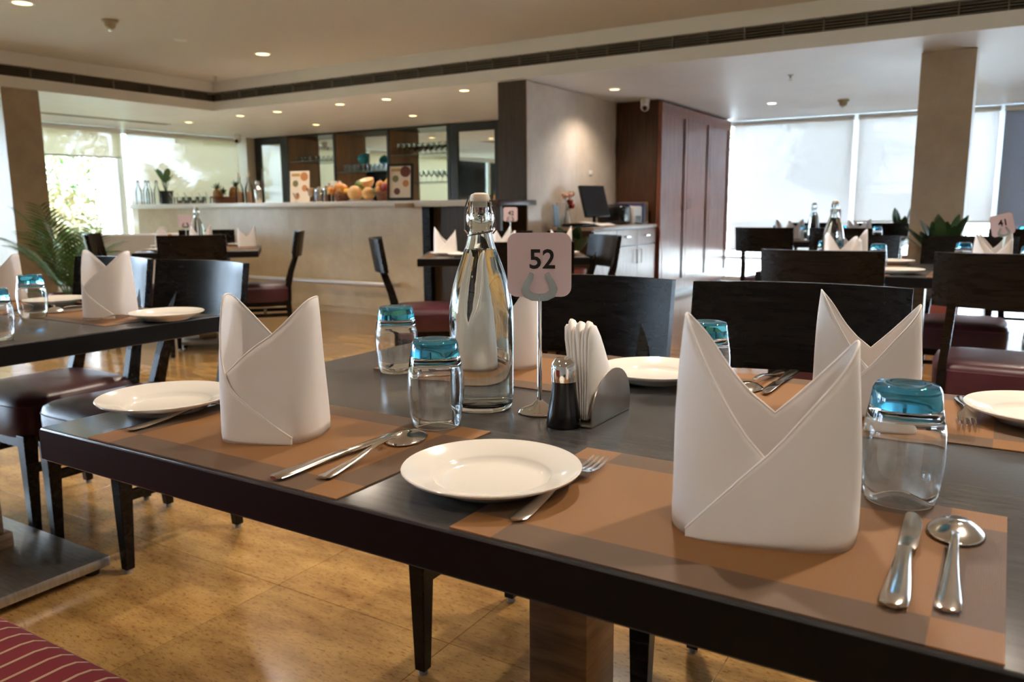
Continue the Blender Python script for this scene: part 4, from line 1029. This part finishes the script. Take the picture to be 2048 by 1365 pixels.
# striped seat at the camera's left
bq = thing('banquette', 'red striped velvet bench seat in the lower left corner', 'bench', (-1.9, 0.28, 0))
MB().rbox(-1.35, 1.22, -0.27, 0.27, 0.20, 0.475, 0.055, 5).build('seat_cushion', stripe_m, bq)
MB().box(-1.33, 1.20, -0.24, 0.22, 0.0, 0.20).build('plinth', black_wood, bq, smooth=False)
MB().rbox(-1.35, 1.22, -0.40, -0.27, 0.10, 0.86, 0.04, 4).build('backrest', stripe_m, bq)

# ------------------------------------------------------------------ things on the bar top
ZB = 1.1215; YI = 6.25
def leaf(mb, base, tip, w, bend=0.0, n=6, side=None):
    b_, t_ = Vector(base), Vector(tip); d = t_ - b_
    s = side or d.cross(Vector((0, 0, 1)))
    if s.length < 1e-5: s = Vector((1, 0, 0))
    s = s.normalized(); rows = []
    for i in range(n + 1):
        f = i / n; p = b_ + d * f + Vector((0, 0, -bend * f * f)); ww = w * math.sin(PI * min(1, f * 0.92 + 0.06)) ** 0.8
        up_ = Vector((0, 0, 0.25 * ww))
        rows.append([tuple(p - s * ww + up_), tuple(p), tuple(p + s * ww + up_)])
    return mb.loft(rows, cap=False, closed=False)
def make_bar_bottle():
    t = thing('water_bottle', 'bottle', 'bottle')
    MB().lathe([(0, 0), (0.036, 0), (0.038, 0.02), (0.038, 0.14), (0.03, 0.18), (0.015, 0.22), (0.014, 0.25), (0.017, 0.255), (0.014, 0.27), (0.011, 0.27), (0.011, 0.22), (0.027, 0.18), (0.035, 0.14), (0.034, 0.008), (0, 0.008)], 20).build('glass_body', small_glass, t)
    MB().lathe([(0, 0.266), (0.013, 0.268), (0.013, 0.282), (0, 0.286)], 12).build('stopper', ink, t)
    MB().tube([(-0.017, 0, 0.245), (-0.019, 0, 0.262), (-0.012, 0, 0.28)], 0.0016, 5).tube([(0.017, 0, 0.245), (0.019, 0, 0.262), (0.012, 0, 0.28)], 0.0016, 5).build('bail', steel, t)
    return t
bar_bottle = Proto(make_bar_bottle())
ORD = ('first', 'second', 'third', 'fourth', 'fifth', 'sixth', 'seventh', 'eighth', 'ninth', 'tenth')
for k, x in enumerate((-9.02, -8.945, -8.87, -8.795)):
    bar_bottle((x, 6.0 + 0.09 * (k % 2), ZB), 0.4 * k, 'swing top bottle, %s from the left end of the bar' % ORD[k], 'four bottles at the left end of the bar')
def potted(label, loc, r, h, pm, leaves, lm, seed, spread, height, wid):
    rnd = random.Random(seed)
    t = thing('potted_plant', label, 'plant', loc)
    MB().lathe([(0, 0), (r * 0.78, 0), (r * 0.97, h * 0.93), (r * 1.04, h * 0.93), (r * 1.04, h), (r * 0.93, h), (r * 0.9, h * 0.85), (0, h * 0.85)], 24).build('pot', pm, t)
    MB().lathe([(0, h * 0.86), (r * 0.9, h * 0.86), (r * 0.9, h * 0.85), (0, h * 0.85)], 20).build('soil', soil, t)
    for k in range(leaves):
        a = k * 2.4 + rnd.uniform(-0.3, 0.3); e = rnd.uniform(0.25, 1.0); hh = height * rnd.uniform(0.6, 1.0)
        tip = (spread * e * math.cos(a), spread * e * math.sin(a), h + hh)
        mid = (tip[0] * 0.35, tip[1] * 0.35, h + hh * 0.42)
        lf = leaf(MB(), mid, tip, wid, 0.03).build('leaf', lm, t, ang=80)
        MB().tube([(0, 0, h * 0.8), mid], 0.004, 5).build('leaf_stalk', lm, lf)
potted('leafy plant in a black pot on the bar top', (-8.90, YI + 0.04, ZB), 0.085, 0.165, pot_black, 9, foil_green, 4, 0.16, 0.32, 0.042)
def cup(label, loc, fill):
    t = thing('glass_cup', label, 'cup', loc, 0.6, 'glass cups along the bar top')
    MB().lathe([(0, 0), (0.03, 0), (0.036, 0.04), (0.037, 0.085), (0.034, 0.085), (0.033, 0.04), (0.027, 0.006), (0, 0.006)], 18).build('bowl', small_glass, t)
    if fill: MB().lathe([(0, 0.007), (0.0265, 0.007), (0.0325, 0.045), (0, 0.045)], 16).build('coffee', coffee, t)
    MB().tube([(0.034, 0, 0.07), (0.058, 0, 0.066), (0.06, 0, 0.035), (0.035, 0, 0.025)], 0.004, 6).build('handle', small_glass, t)
    MB().tube([(0.01, 0.01, 0.05), (-0.02, -0.02, 0.135)], 0.0025, 6).build('stirrer', steel, t)
for k in range(9): cup('small glass cup, %s in the row right of the potted plant' % ORD[k], (-8.68 + 0.088 * k, YI + 0.04 * ((k * 7) % 3 - 1), ZB), 1 <= k <= 5)
def basket(label, loc, r, h):
    t = thing('fruit_basket', label, 'basket', loc)
    MB().lathe([(0, 0), (r * 0.7, 0), (r * 0.95, h), (r * 1.02, h), (r * 1.0, h * 0.9), (r * 0.78, -0.0), (0, 0.0)][:4] + [(r * 0.9, h * 0.95), (r * 0.66, 0.01), (0, 0.01)], 26).build('bowl', basket_m, t)
    for z, rr in ((0.3, 0.79), (0.6, 0.87), (0.98, 0.985)):
        MB().tube([(r * rr * math.cos(2 * PI * i / 26), r * rr * math.sin(2 * PI * i / 26), h * z) for i in range(27)], 0.006, 6, cap=False).build('weave_band', basket_m, t)
def pineapple(label, loc, tiltx, tilty, s=1.0):
    t = thing('pineapple', label, 'pineapple', loc); t.rotation_euler = (tiltx, tilty, 0); t.scale = (s, s, s)
    MB().lathe([(0, 0), (0.04, 0.004), (0.058, 0.04), (0.062, 0.08), (0.054, 0.13), (0.035, 0.158), (0, 0.165)], 18).build('fruit', pine_m, t)
    m_ = MB()
    for k in range(22):
        a = k * 2.4; r = 0.02 + 0.035 * (k / 22.0 < 0.5); leaf(m_, (0.01 * math.cos(a), 0.01 * math.sin(a), 0.155), ((0.025 + r) * math.cos(a), (0.025 + r) * math.sin(a), 0.19 + 0.06 * (k / 22.0)), 0.007, 0.0, 4)
    m_.build('crown', leaf_dark, t)
basket('brown wicker basket holding pineapples', (-7.74, YI, ZB), 0.17, 0.075)
pineapple('upright pineapple at the left of the basket', (-7.85, YI - 0.02, ZB + 0.013), 0, -0.1, 0.95)
pineapple('pineapple lying across the front of the basket', (-7.80, YI - 0.10, ZB + 0.085), 0.1, 1.25, 0.8)
pineapple('pineapple leaning at the right of the basket', (-7.69, YI + 0.06, ZB + 0.05), 0.1, 0.40, 0.95)
def cork_bottle(label, loc):
    t = thing('juice_bottle', label, 'bottle', loc, 0, 'two cork stoppered juice bottles')
    MB().lathe([(0, 0), (0.042, 0), (0.045, 0.01), (0.045, 0.15), (0.035, 0.19), (0.015, 0.24), (0.015, 0.30), (0.012, 0.30), (0.012, 0.24), (0.032, 0.188), (0.042, 0.15), (0.042, 0.008), (0, 0.008)], 20).build('glass', small_glass, t)
    MB().lathe([(0, 0.009), (0.041, 0.009), (0.041, 0.13), (0, 0.13)], 18).build('juice', peach, t)
    MB().lathe([(0, 0.285), (0.0115, 0.285), (0.016, 0.34), (0, 0.34)], 12).build('cork', cork, t)
cork_bottle('cork stoppered peach juice bottle right beside the pineapples', (-7.48, YI - 0.02, ZB))
cork_bottle('cork stoppered peach juice bottle nearer the steel shaker', (-7.37, YI + 0.02, ZB))
t = thing('cocktail_shaker', 'steel cocktail shaker with a bar spoon', 'shaker', (-7.20, YI, ZB))
MB().lathe([(0, 0), (0.032, 0), (0.045, 0.14), (0.042, 0.155), (0.022, 0.18), (0.02, 0.20), (0.026, 0.205), (0.024, 0.24), (0, 0.243)], 22).build('body', steel, t)
MB().tube([(0.05, 0, 0.0), (0.09, 0.0, 0.38)], 0.0035, 6).build('bar_spoon', steel, t)
# menus: printed dishes as flat colour discs
def menu(label, loc, rz, w, h, frame):
    t = thing('menu_board', label, 'menu', loc, rz); tl = Matrix.Rotation(-0.08, 4, 'X')
    f = 0.022 if frame else 0.0
    if frame:
        for a in ((-w / 2, -w / 2 + f, 0, h), (w / 2 - f, w / 2, 0, h)): MB().box(a[0], a[1], -0.012, 0.012, a[2], a[3], tl).build('frame_stile', black_frame, t, smooth=False)
        for a in ((0, f * 1.4), (h - f, h)): MB().box(-w / 2 + f, w / 2 - f, -0.012, 0.012, a[0], a[1], tl).build('frame_rail', black_frame, t, smooth=False)
    pg = MB().box(-w / 2 + f, w / 2 - f, -0.004, 0.003, f * 1.4, h - f, tl).build('page', mat('menu_page', (0.86, 0.74, 0.60), 0.5), t, smooth=False)
    W2, H2 = w - 2 * f, h - 2.4 * f; z0 = f * 1.4
    def disc(u, v, r, m_, nm): MB().lathe([(0, 0), (r * W2, 0), (r * W2, 0.0008), (0, 0.0008)], 20, mx=tl @ T(u * W2, -0.0042, z0 + v * H2) @ Matrix.Rotation(PI / 2, 4, 'X')).build(nm, m_, pg, smooth=False)
    dk = mat('dish_dark', (0.16, 0.045, 0.03), 0.5); og = mat('dish_orange', (0.60, 0.24, 0.08), 0.5); gr = mat('dish_green', (0.22, 0.20, 0.08), 0.5)
    disc(-0.22, 0.60, 0.15, gr, 'dish_picture'); disc(0.26, 0.45, 0.15, og, 'dish_picture'); disc(-0.15, 0.20, 0.15, dk if frame else og, 'dish_picture')
    disc(0.24, 0.82, 0.24 if frame else 0.2, dk if frame else og, 'dish_picture')
    MB().box(-0.42 * W2, 0.02 * W2, -0.0052, -0.0044, z0 + 0.83 * H2, z0 + 0.92 * H2, tl).build('title_band', mat('title_gold', (0.55, 0.33, 0.10), 0.5), pg, smooth=False)
menu('white printed menu card standing among the jars', (-6.55, YI, ZB), 0.25, 0.235, 0.335, False)
menu('black framed menu with round food pictures', (-5.05, YI - 0.13, ZB), 0.30, 0.265, 0.355, True)
# glasses and jars right of the white menu
def goblet(label, loc, s=1.0, fill=None):
    t = thing('sundae_glass', label, 'glass', loc, 0, 'stemmed glasses on the bar'); t.scale = (s, s, s)
    MB().lathe([(0, 0), (0.032, 0), (0.032, 0.004), (0.006, 0.01), (0.005, 0.05), (0.02, 0.065), (0.045, 0.14), (0.043, 0.14), (0.018, 0.067), (0, 0.06)], 18).build('glass', small_glass, t)
    if fill: MB().lathe([(0, 0.063), (0.017, 0.068), (0.042, 0.138), (0, 0.145)], 16).build('filling', fill, t)
goblet('stemmed glass of orange dessert beside the white menu', (-6.36, YI - 0.02, ZB), 1.05, mat('orange_cream', (0.70, 0.36, 0.15), 0.5))
goblet('stemmed glass of orange dessert near the straws', (-6.26, YI + 0.02, ZB), 1.05, mat('orange_cream'))
goblet('small empty stemmed glass before the white menu', (-6.44, YI - 0.16, ZB), 0.7)
def jar(label, loc, r, h, cm, lm):
    t = thing('storage_jar', label, 'jar', loc)
    MB().lathe([(0, 0), (r, 0), (r, h * 0.8), (r * 0.8, h * 0.9), (r * 0.8, h), (r * 0.72, h), (r * 0.72, h * 0.9), (r * 0.92, h * 0.78), (r * 0.92, 0.006), (0, 0.006)], 18).build('glass', small_glass, t)
    MB().lathe([(0, 0.007), (r * 0.9, 0.007), (r * 0.9, h * 0.6), (0, h * 0.6)], 16).build('contents', cm, t)
    MB().lathe([(0, h), (r * 0.85, h), (r * 0.85, h + 0.02), (0.012, h + 0.025), (0.016, h + 0.045), (0, h + 0.05)], 16).build('lid', lm, t)
jar('jar of pale sweets at the left of the bar jars', (-6.19, YI - 0.07, ZB), 0.05, 0.11, mat('pale_pink', (0.75, 0.58, 0.50), 0.6), steel)
jar('tall jar with a steel lid in the middle of the bar jars', (-6.14, YI + 0.03, ZB), 0.045, 0.15, plastic_white, steel)
jar('jar of reddish syrup among the bar jars', (-6.085, YI - 0.07, ZB), 0.04, 0.12, mat('reddish', (0.45, 0.2, 0.13), 0.5), steel)
jar('jar with dark contents beside the fruit basket', (-6.04, YI + 0.10, ZB), 0.038, 0.12, coffee, steel)
st = thing('straw_holder', 'tall glass packed with straws behind the bar jars', 'straw cup', (-6.16, YI + 0.15, ZB))
MB().lathe([(0, 0), (0.04, 0), (0.045, 0.14), (0.042, 0.14), (0.037, 0.004), (0, 0.004)], 18).build('cup', small_glass, st)
for k in range(14):
    a = k * 0.9; r = 0.012 + 0.02 * ((k * 5) % 3) / 2; MB().tube([(r * 0.5 * math.cos(a), r * 0.5 * math.sin(a), 0.01), (r * 1.7 * math.cos(a), r * 1.7 * math.sin(a), 0.22)], 0.0045, 6).build('straw', paper if k % 2 else cork, st)
# fruit
def fruit(name, label, cat, loc, rx, ry, rz, m_, rot=(0, 0, 0), stalk=True):
    o = MB().sphere((0, 0, 0), rx, ry, rz, 20, 14).build(name, m_, ang=80); tag(o, label, cat); o.location = loc; o.rotation_euler = rot
    if stalk: MB().tube([(0, 0, rz * 0.97), (0.004, 0, rz + 0.012)], 0.004, 6).build('stalk', tan, o)
    return o
basket('brown basket of papaya left of the melons', (-5.89, YI, ZB), 0.125, 0.085)
fruit('papaya', 'orange papaya on the left fruit basket', 'papaya', (-5.92, YI - 0.02, ZB + 0.135), 0.075, 0.06, 0.055, orange_fruit, (0.2, 0.3, 0.5))
fruit('papaya', 'orange papaya low at the left of the basket', 'papaya', (-5.985, YI - 0.10, ZB + 0.115), 0.042, 0.04, 0.04, orange_fruit, (0, 0.6, 0))
fruit('kiwi', 'small brown fruit at the front of the left basket', 'fruit', (-5.89, YI - 0.09, ZB + 0.10), 0.035, 0.03, 0.03, pine_m, stalk=False)
fruit('watermelon', 'dark green watermelon behind the left basket', 'watermelon', (-5.76, YI + 0.13, ZB + 0.155), 0.085, 0.085, 0.075, green_fruit)
fruit('lemon', 'yellow lemon beside the left melon', 'lemon', (-5.82, YI - 0.05, ZB + 0.10), 0.04, 0.032, 0.032, yellow_fruit)
dish = tag(MB().lathe([(0, 0.0), (0.09, 0.0), (0.20, 0.018), (0.20, 0.022), (0.09, 0.006), (0, 0.006)], 36).build('platter', porcelain), 'white platter under the two melons', 'platter'); dish.location = (-5.63, YI - 0.04, ZB); dish.scale = (0.66, 0.66, 0.8)
fruit('melon', 'round orange melon at the left of the platter', 'melon', (-5.705, YI - 0.05, ZB + 0.086), 0.078, 0.078, 0.074, melon_m)
fruit('melon', 'round orange melon at the right of the platter', 'melon', (-5.545, YI - 0.03, ZB + 0.078), 0.066, 0.066, 0.066, melon_m)
hm = thing('melon_half', 'cut half melon showing orange flesh on top', 'melon', (-5.625, YI + 0.05, ZB + 0.205)); hm.rotation_euler = (0.35, 0.05, 0)
MB().lathe([(0, -0.062), (0.04, -0.055), (0.066, -0.02), (0.070, 0.02), (0, 0.02)], 24).build('rind', melon_m, hm)
MB().lathe([(0, 0.02), (0.066, 0.02), (0.066, 0.0212), (0.03, 0.022), (0.024, 0.016), (0, 0.014)], 24).build('flesh', melon_flesh, hm)
MB().sphere((0, 0, 0.016), 0.024, 0.024, 0.006, 12, 8).build('seeds', melon_seed, hm)
basket('dark wicker basket of mixed fruit beside the framed menu', (-5.36, YI + 0.03, ZB), 0.12, 0.095)
for k, (dx, dy, dz, r, m_, lb) in enumerate(((0.02, -0.04, 0.13, 0.05, red_fruit, 'dark red apple in the right fruit basket'), (-0.05, -0.03, 0.16, 0.045, orange_fruit, 'orange at the left of the right fruit basket'), (0.03, 0.03, 0.19, 0.05, yellow_fruit, 'yellow mango on top of the right fruit basket'), (-0.02, 0.05, 0.17, 0.045, yellow_fruit, 'yellow mango at the back of the right fruit basket'), (-0.08, -0.06, 0.10, 0.035, green_fruit, 'green lime low in the right fruit basket'), (-0.03, -0.08, 0.11, 0.036, orange_fruit, 'small orange at the front of the right fruit basket'))):
    fruit('fruit', lb, 'fruit', (-5.36 + dx, YI + 0.03 + dy, ZB + dz), r, r * 0.9, r, m_)
# shelf glasses
def shelf_glass_proto():
    o = MB().lathe([(0, 0), (0.026, 0), (0.032, 0.11), (0.030, 0.11), (0.025, 0.006), (0, 0.006)], 14).build('shelf_tumbler', small_glass)
    return tag(o, 'plain tumbler in a row on the middle bar shelf', 'glass', 'tumblers on the bar shelves')
sg = Proto(shelf_glass_proto())
def wine_proto():
    t = thing('wine_glass', 'stemmed wine glass on the bar shelves', 'glass', group='wine glasses on the bar shelves')
    MB().lathe([(0, 0), (0.032, 0), (0.030, 0.003), (0.005, 0.008), (0.0045, 0.075), (0.022, 0.09), (0.036, 0.12), (0.034, 0.165), (0.032, 0.165), (0.033, 0.12), (0.02, 0.094), (0, 0.082)], 14).build('glass', small_glass, t)
    return t
wg = Proto(wine_proto())
for k in range(10):
    for r in range(2): sg((-8.72 + 0.092 * k, 9.29 + 0.10 * r, 1.601), 0, 'plain tumbler on the middle bar shelf, %s from the left, %s row' % (ORD[k], ('front', 'back')[r]))
for k in range(9): sg((-9.74 + 0.10 * k, 9.31, 1.791), 0, 'short tumbler on the left bar shelf, %s from the left' % ORD[k], scale=(1, 1, 0.7))
for k in range(9):
    for r in range(2): wg((-7.66 + 0.10 * k, 9.30 + 0.10 * r, 1.811), 0, 'wine glass on the upper right bar shelf, %s from the left, %s row' % (ORD[k], ('front', 'back')[r]))
for k in range(6): wg((-7.3 + 0.09 * k, 9.34, 1.421), 0, 'wine glass on the lower right bar shelf, %s from the left' % ORD[k])
ball = tag(MB().sphere((0, 0, 0.075), 0.085, 0.085, 0.075, 20, 12).build('paper_lantern', teal_m), 'teal blue ball perched on the middle shelf glasses', 'ball'); ball.location = (-8.36, 9.29, 1.712)
MB().lathe([(0, 0.148), (0.012, 0.148), (0.012, 0.162), (0, 0.162)], 10).build('cap', teal_m, ball)

# ------------------------------------------------------------------ plants and the white buffet
def palm(label, loc, n, length, seed, pot=None, lm=palm_green, name='palm_plant', wid=0.011, low=0.15, high=1.2):
    rnd = random.Random(seed); t = thing(name, label, 'palm', loc); h0 = 0.0
    if pot:
        r, h = pot; h0 = h
        MB().lathe([(0, 0), (r * 0.75, 0), (r, h * 0.95), (r * 1.06, h * 0.95), (r * 1.06, h), (r * 0.92, h), (r * 0.9, h * 0.88), (0, h * 0.88)], 24).build('pot', pot_clay, t)
        MB().lathe([(0, h * 0.9), (r * 0.9, h * 0.9), (r * 0.9, h * 0.88), (0, h * 0.88)], 16).build('soil', soil, t)
    for k in range(n):
        a = k * 2.4 + rnd.uniform(-0.4, 0.4); el = rnd.uniform(low, high); L = length * rnd.uniform(0.7, 1.0)
        pts = []
        for i in range(9):
            f = i / 8; e = el - 1.35 * f * f * (1.15 - el * 0.5)
            if i == 0: p = Vector((0.02 * math.cos(a), 0.02 * math.sin(a), h0 * 0.9))
            else: p = p + Vector((math.cos(a) * math.cos(e), math.sin(a) * math.cos(e), math.sin(e))) * L / 8 * (1.0)
            pts.append(p.copy())
        fr_ = MB().tube(pts, [0.006 - 0.0005 * i for i in range(9)], 5).build('frond_stem', lm, t)
        m_ = MB()
        for i in range(2, 9):
            for q in range(3):
                f = (i - 1 + q / 3.0); i0 = min(int(f), 7); p = pts[i0].lerp(pts[i0 + 1], f - i0)
                d = (pts[min(i0 + 1, 8)] - pts[i0]).normalized(); s = d.cross(Vector((0, 0, 1))).normalized()
                ll = L * 0.34 * (1 - abs(f - 4.0) / 6.5)
                for sg_ in (-1, 1):
                    tip = p + (s * sg_ * 0.8 + d * 0.7 + Vector((0, 0, 0.1))).normalized() * ll
                    ld = (tip - p).normalized(); leaf(m_, p, tip, wid, ll * 0.18, 3, side=d - ld * d.dot(ld))
        m_.build('leaflets', lm, fr_, smooth=False)
    return t
palm('green areca palm before the left marble column', (-7.38, 4.12, 0), 15, 0.95, 11, (0.16, 0.30), wid=0.009, low=0.8, high=1.4)
potted('leafy green plant at the foot of the right marble column', (-0.42, 6.72, 0), 0.16, 0.55, pot_clay, 30, leaf_dark, 7, 0.30, 0.46, 0.042)
potted('slender upright plant before the far window', (-1.10, 10.6, 0), 0.12, 0.45, pot_clay, 9, leaf_dark, 21, 0.26, 0.62, 0.05)
potted('dark green plant behind the 52 card by the sideboard', (-3.35, 6.42, 0), 0.14, 0.5, pot_clay, 14, leaf_dark, 3, 0.22, 0.42, 0.06)
bf = thing('buffet_table', 'white draped table by the left windows', 'table', (-7.95, 5.25, 0), MA)
MB().rbox(-0.45, 0.45, -0.25, 0.25, 0.76, 0.80, 0.012, 3).build('top', white_cloth, bf)
m_ = MB(); rows = []
for z in (0.78, 0.5, 0.2, 0.01):
    ring = []
    for i in range(120):
        a = 2 * PI * i / 120; c, s = math.cos(a), math.sin(a); k = 0.18
        x = math.copysign(abs(c) ** k, c) * 0.455; y = math.copysign(abs(s) ** k, s) * 0.255; w = 1 + 0.03 * math.sin(i * 1.05) * (0.8 - z)
        ring.append((x * w, y * w, z))
    rows.append(ring)
m_.loft(rows, cap=False); m_.build('skirt', white_cloth, bf)
MB().box(0.28, 0.36, -0.272, -0.262, 0.48, 0.802).build('sash', orange_cloth, bf, smooth=False)

# ------------------------------------------------------------------ garden outside
grass = noise_col(mat('grass', rough=0.9), (0.12, 0.14, 0.05), (0.28, 0.27, 0.13), 2, 4)
paving = mat('pale_paving', (0.62, 0.60, 0.55), 0.8)
struct(MB().box(-60, XL - 0.3, -40, 60, -0.35, -0.12).build('ground_garden', grass, smooth=False))
struct(MB().box(XL - 0.3, 60, YF + 0.3, 60, -0.35, -0.12).build('ground_terrace', paving, smooth=False))
struct(MB().box(XL - 1.6, XL - 0.3, -6, YF + 2, -0.12, -0.06).build('ground_path', paving, smooth=False))
tree_leaf = [noise_col(mat('tree_leaf_%d' % i, rough=0.7), c1, c2, 3, 2, coord='Object') for i, (c1, c2) in enumerate((((0.07, 0.12, 0.03), (0.20, 0.26, 0.09)), ((0.16, 0.15, 0.06), (0.40, 0.30, 0.16)), ((0.06, 0.10, 0.04), (0.18, 0.22, 0.10))))]
bark = noise_col(mat('bark', rough=0.9), (0.12, 0.08, 0.05), (0.25, 0.19, 0.13), 8, 4)
def tree(label, loc, h, r, seed, lm, nl=4200, name='garden_tree', trunk=0.07, low=0.35):
    rnd = random.Random(seed); t = thing(name, label, 'tree', loc)
    tk = MB().tube([(0, 0, -0.1), (0.05, 0.03, h * 0.35), (-0.03, 0.06, h * 0.7)], [trunk, trunk * 0.8, trunk * 0.4], 8).build('trunk', bark, t)
    for k in range(6):
        a = k * 1.05 + rnd.random(); MB().tube([(0.02, 0.04, h * rnd.uniform(0.3, 0.6)), (r * 0.6 * math.cos(a), r * 0.6 * math.sin(a), h * rnd.uniform(0.6, 0.9))], [trunk * 0.4, trunk * 0.12], 6).build('branch', bark, tk)
    cl = [Vector((rnd.gauss(0, r * 0.42), rnd.gauss(0, r * 0.42), h * (low + (1 - low) * rnd.random()))) for _ in range(34)]
    m_ = MB()
    for k in range(nl):
        c = rnd.choice(cl); p = c + Vector((rnd.gauss(0, 0.22), rnd.gauss(0, 0.22), rnd.gauss(0, 0.18)))
        d = Vector((rnd.uniform(-1, 1), rnd.uniform(-1, 1), rnd.uniform(-0.6, 0.6))).normalized(); s = d.cross(Vector((rnd.uniform(-1, 1), rnd.uniform(-1, 1), 1))).normalized()
        L = rnd.uniform(0.07, 0.14); w = L * 0.3
        m_.add([tuple(p - d * L), tuple(p + s * w), tuple(p + d * L), tuple(p - s * w)], [(0, 1, 2, 3)])
    o = m_.build('foliage', lm, t, smooth=False); o['kind'] = 'stuff'
TR = [(-15.6, 7.6, 3.6, 1.0, 0, 'leafy shrub tree close outside the bright left window'), (-16.6, 5.2, 4.0, 1.1, 1, 'yellowish tree seen left of the marble column'), (-15.4, 12.6, 3.8, 1.1, 0, 'tree behind the sheer blind at the bar end'),
      (-20.5, 11.4, 5.5, 2.0, 1, 'taller tree further out in the garden'), (-22.5, 18.0, 5.5, 2.0, 1, 'large tree far out in the garden'), (-22.0, 4.6, 5.0, 1.8, 0, 'tree far outside beyond the left column'), (-16.0, -2.0, 4.5, 1.4, 2, 'tree outside left of the frame'),
      (-3.2, 18.5, 3.6, 1.3, 2, 'pale tree silhouette behind the far white blind'), (1.5, 19.5, 4.0, 1.4, 0, 'tree behind the blind right of the column'), (-8.0, 20.0, 5.0, 1.6, 1, 'tree far behind the tall cupboard')]
tree('low pale shrub under the bright left window', (-13.9, 7.3, -0.12), 1.35, 0.75, 301, tree_leaf[1], 2600, 'garden_shrub', 0.04, 0.08)
tree('low green shrub nearer the sheer blind', (-16.9, 9.6, -0.12), 1.6, 0.5, 302, tree_leaf[0], 2600, 'garden_shrub', 0.04, 0.08)
for k, (x, y, h, r, m_, lb) in enumerate(TR): tree(lb, (x, y, -0.12), h, r, 100 + k, tree_leaf[m_])
palm('garden palm just outside the bright left window', (-12.3, 6.0, -0.12), 12, 1.3, 5, None, mat('palm_bright', (0.07, 0.14, 0.025), 0.5), 'garden_palm', 0.02, 0.5, 1.4)
palm('garden palm outside behind the sheer blind', (-13.2, 9.9, -0.12), 22, 2.4, 8, None, mat('palm_bright'), 'garden_palm', 0.04, 0.9, 1.5)
struct(MB().box(-2.4, 3.5, 16.0, 16.3, -0.12, 1.25).build('wall_garden', paving, smooth=False))
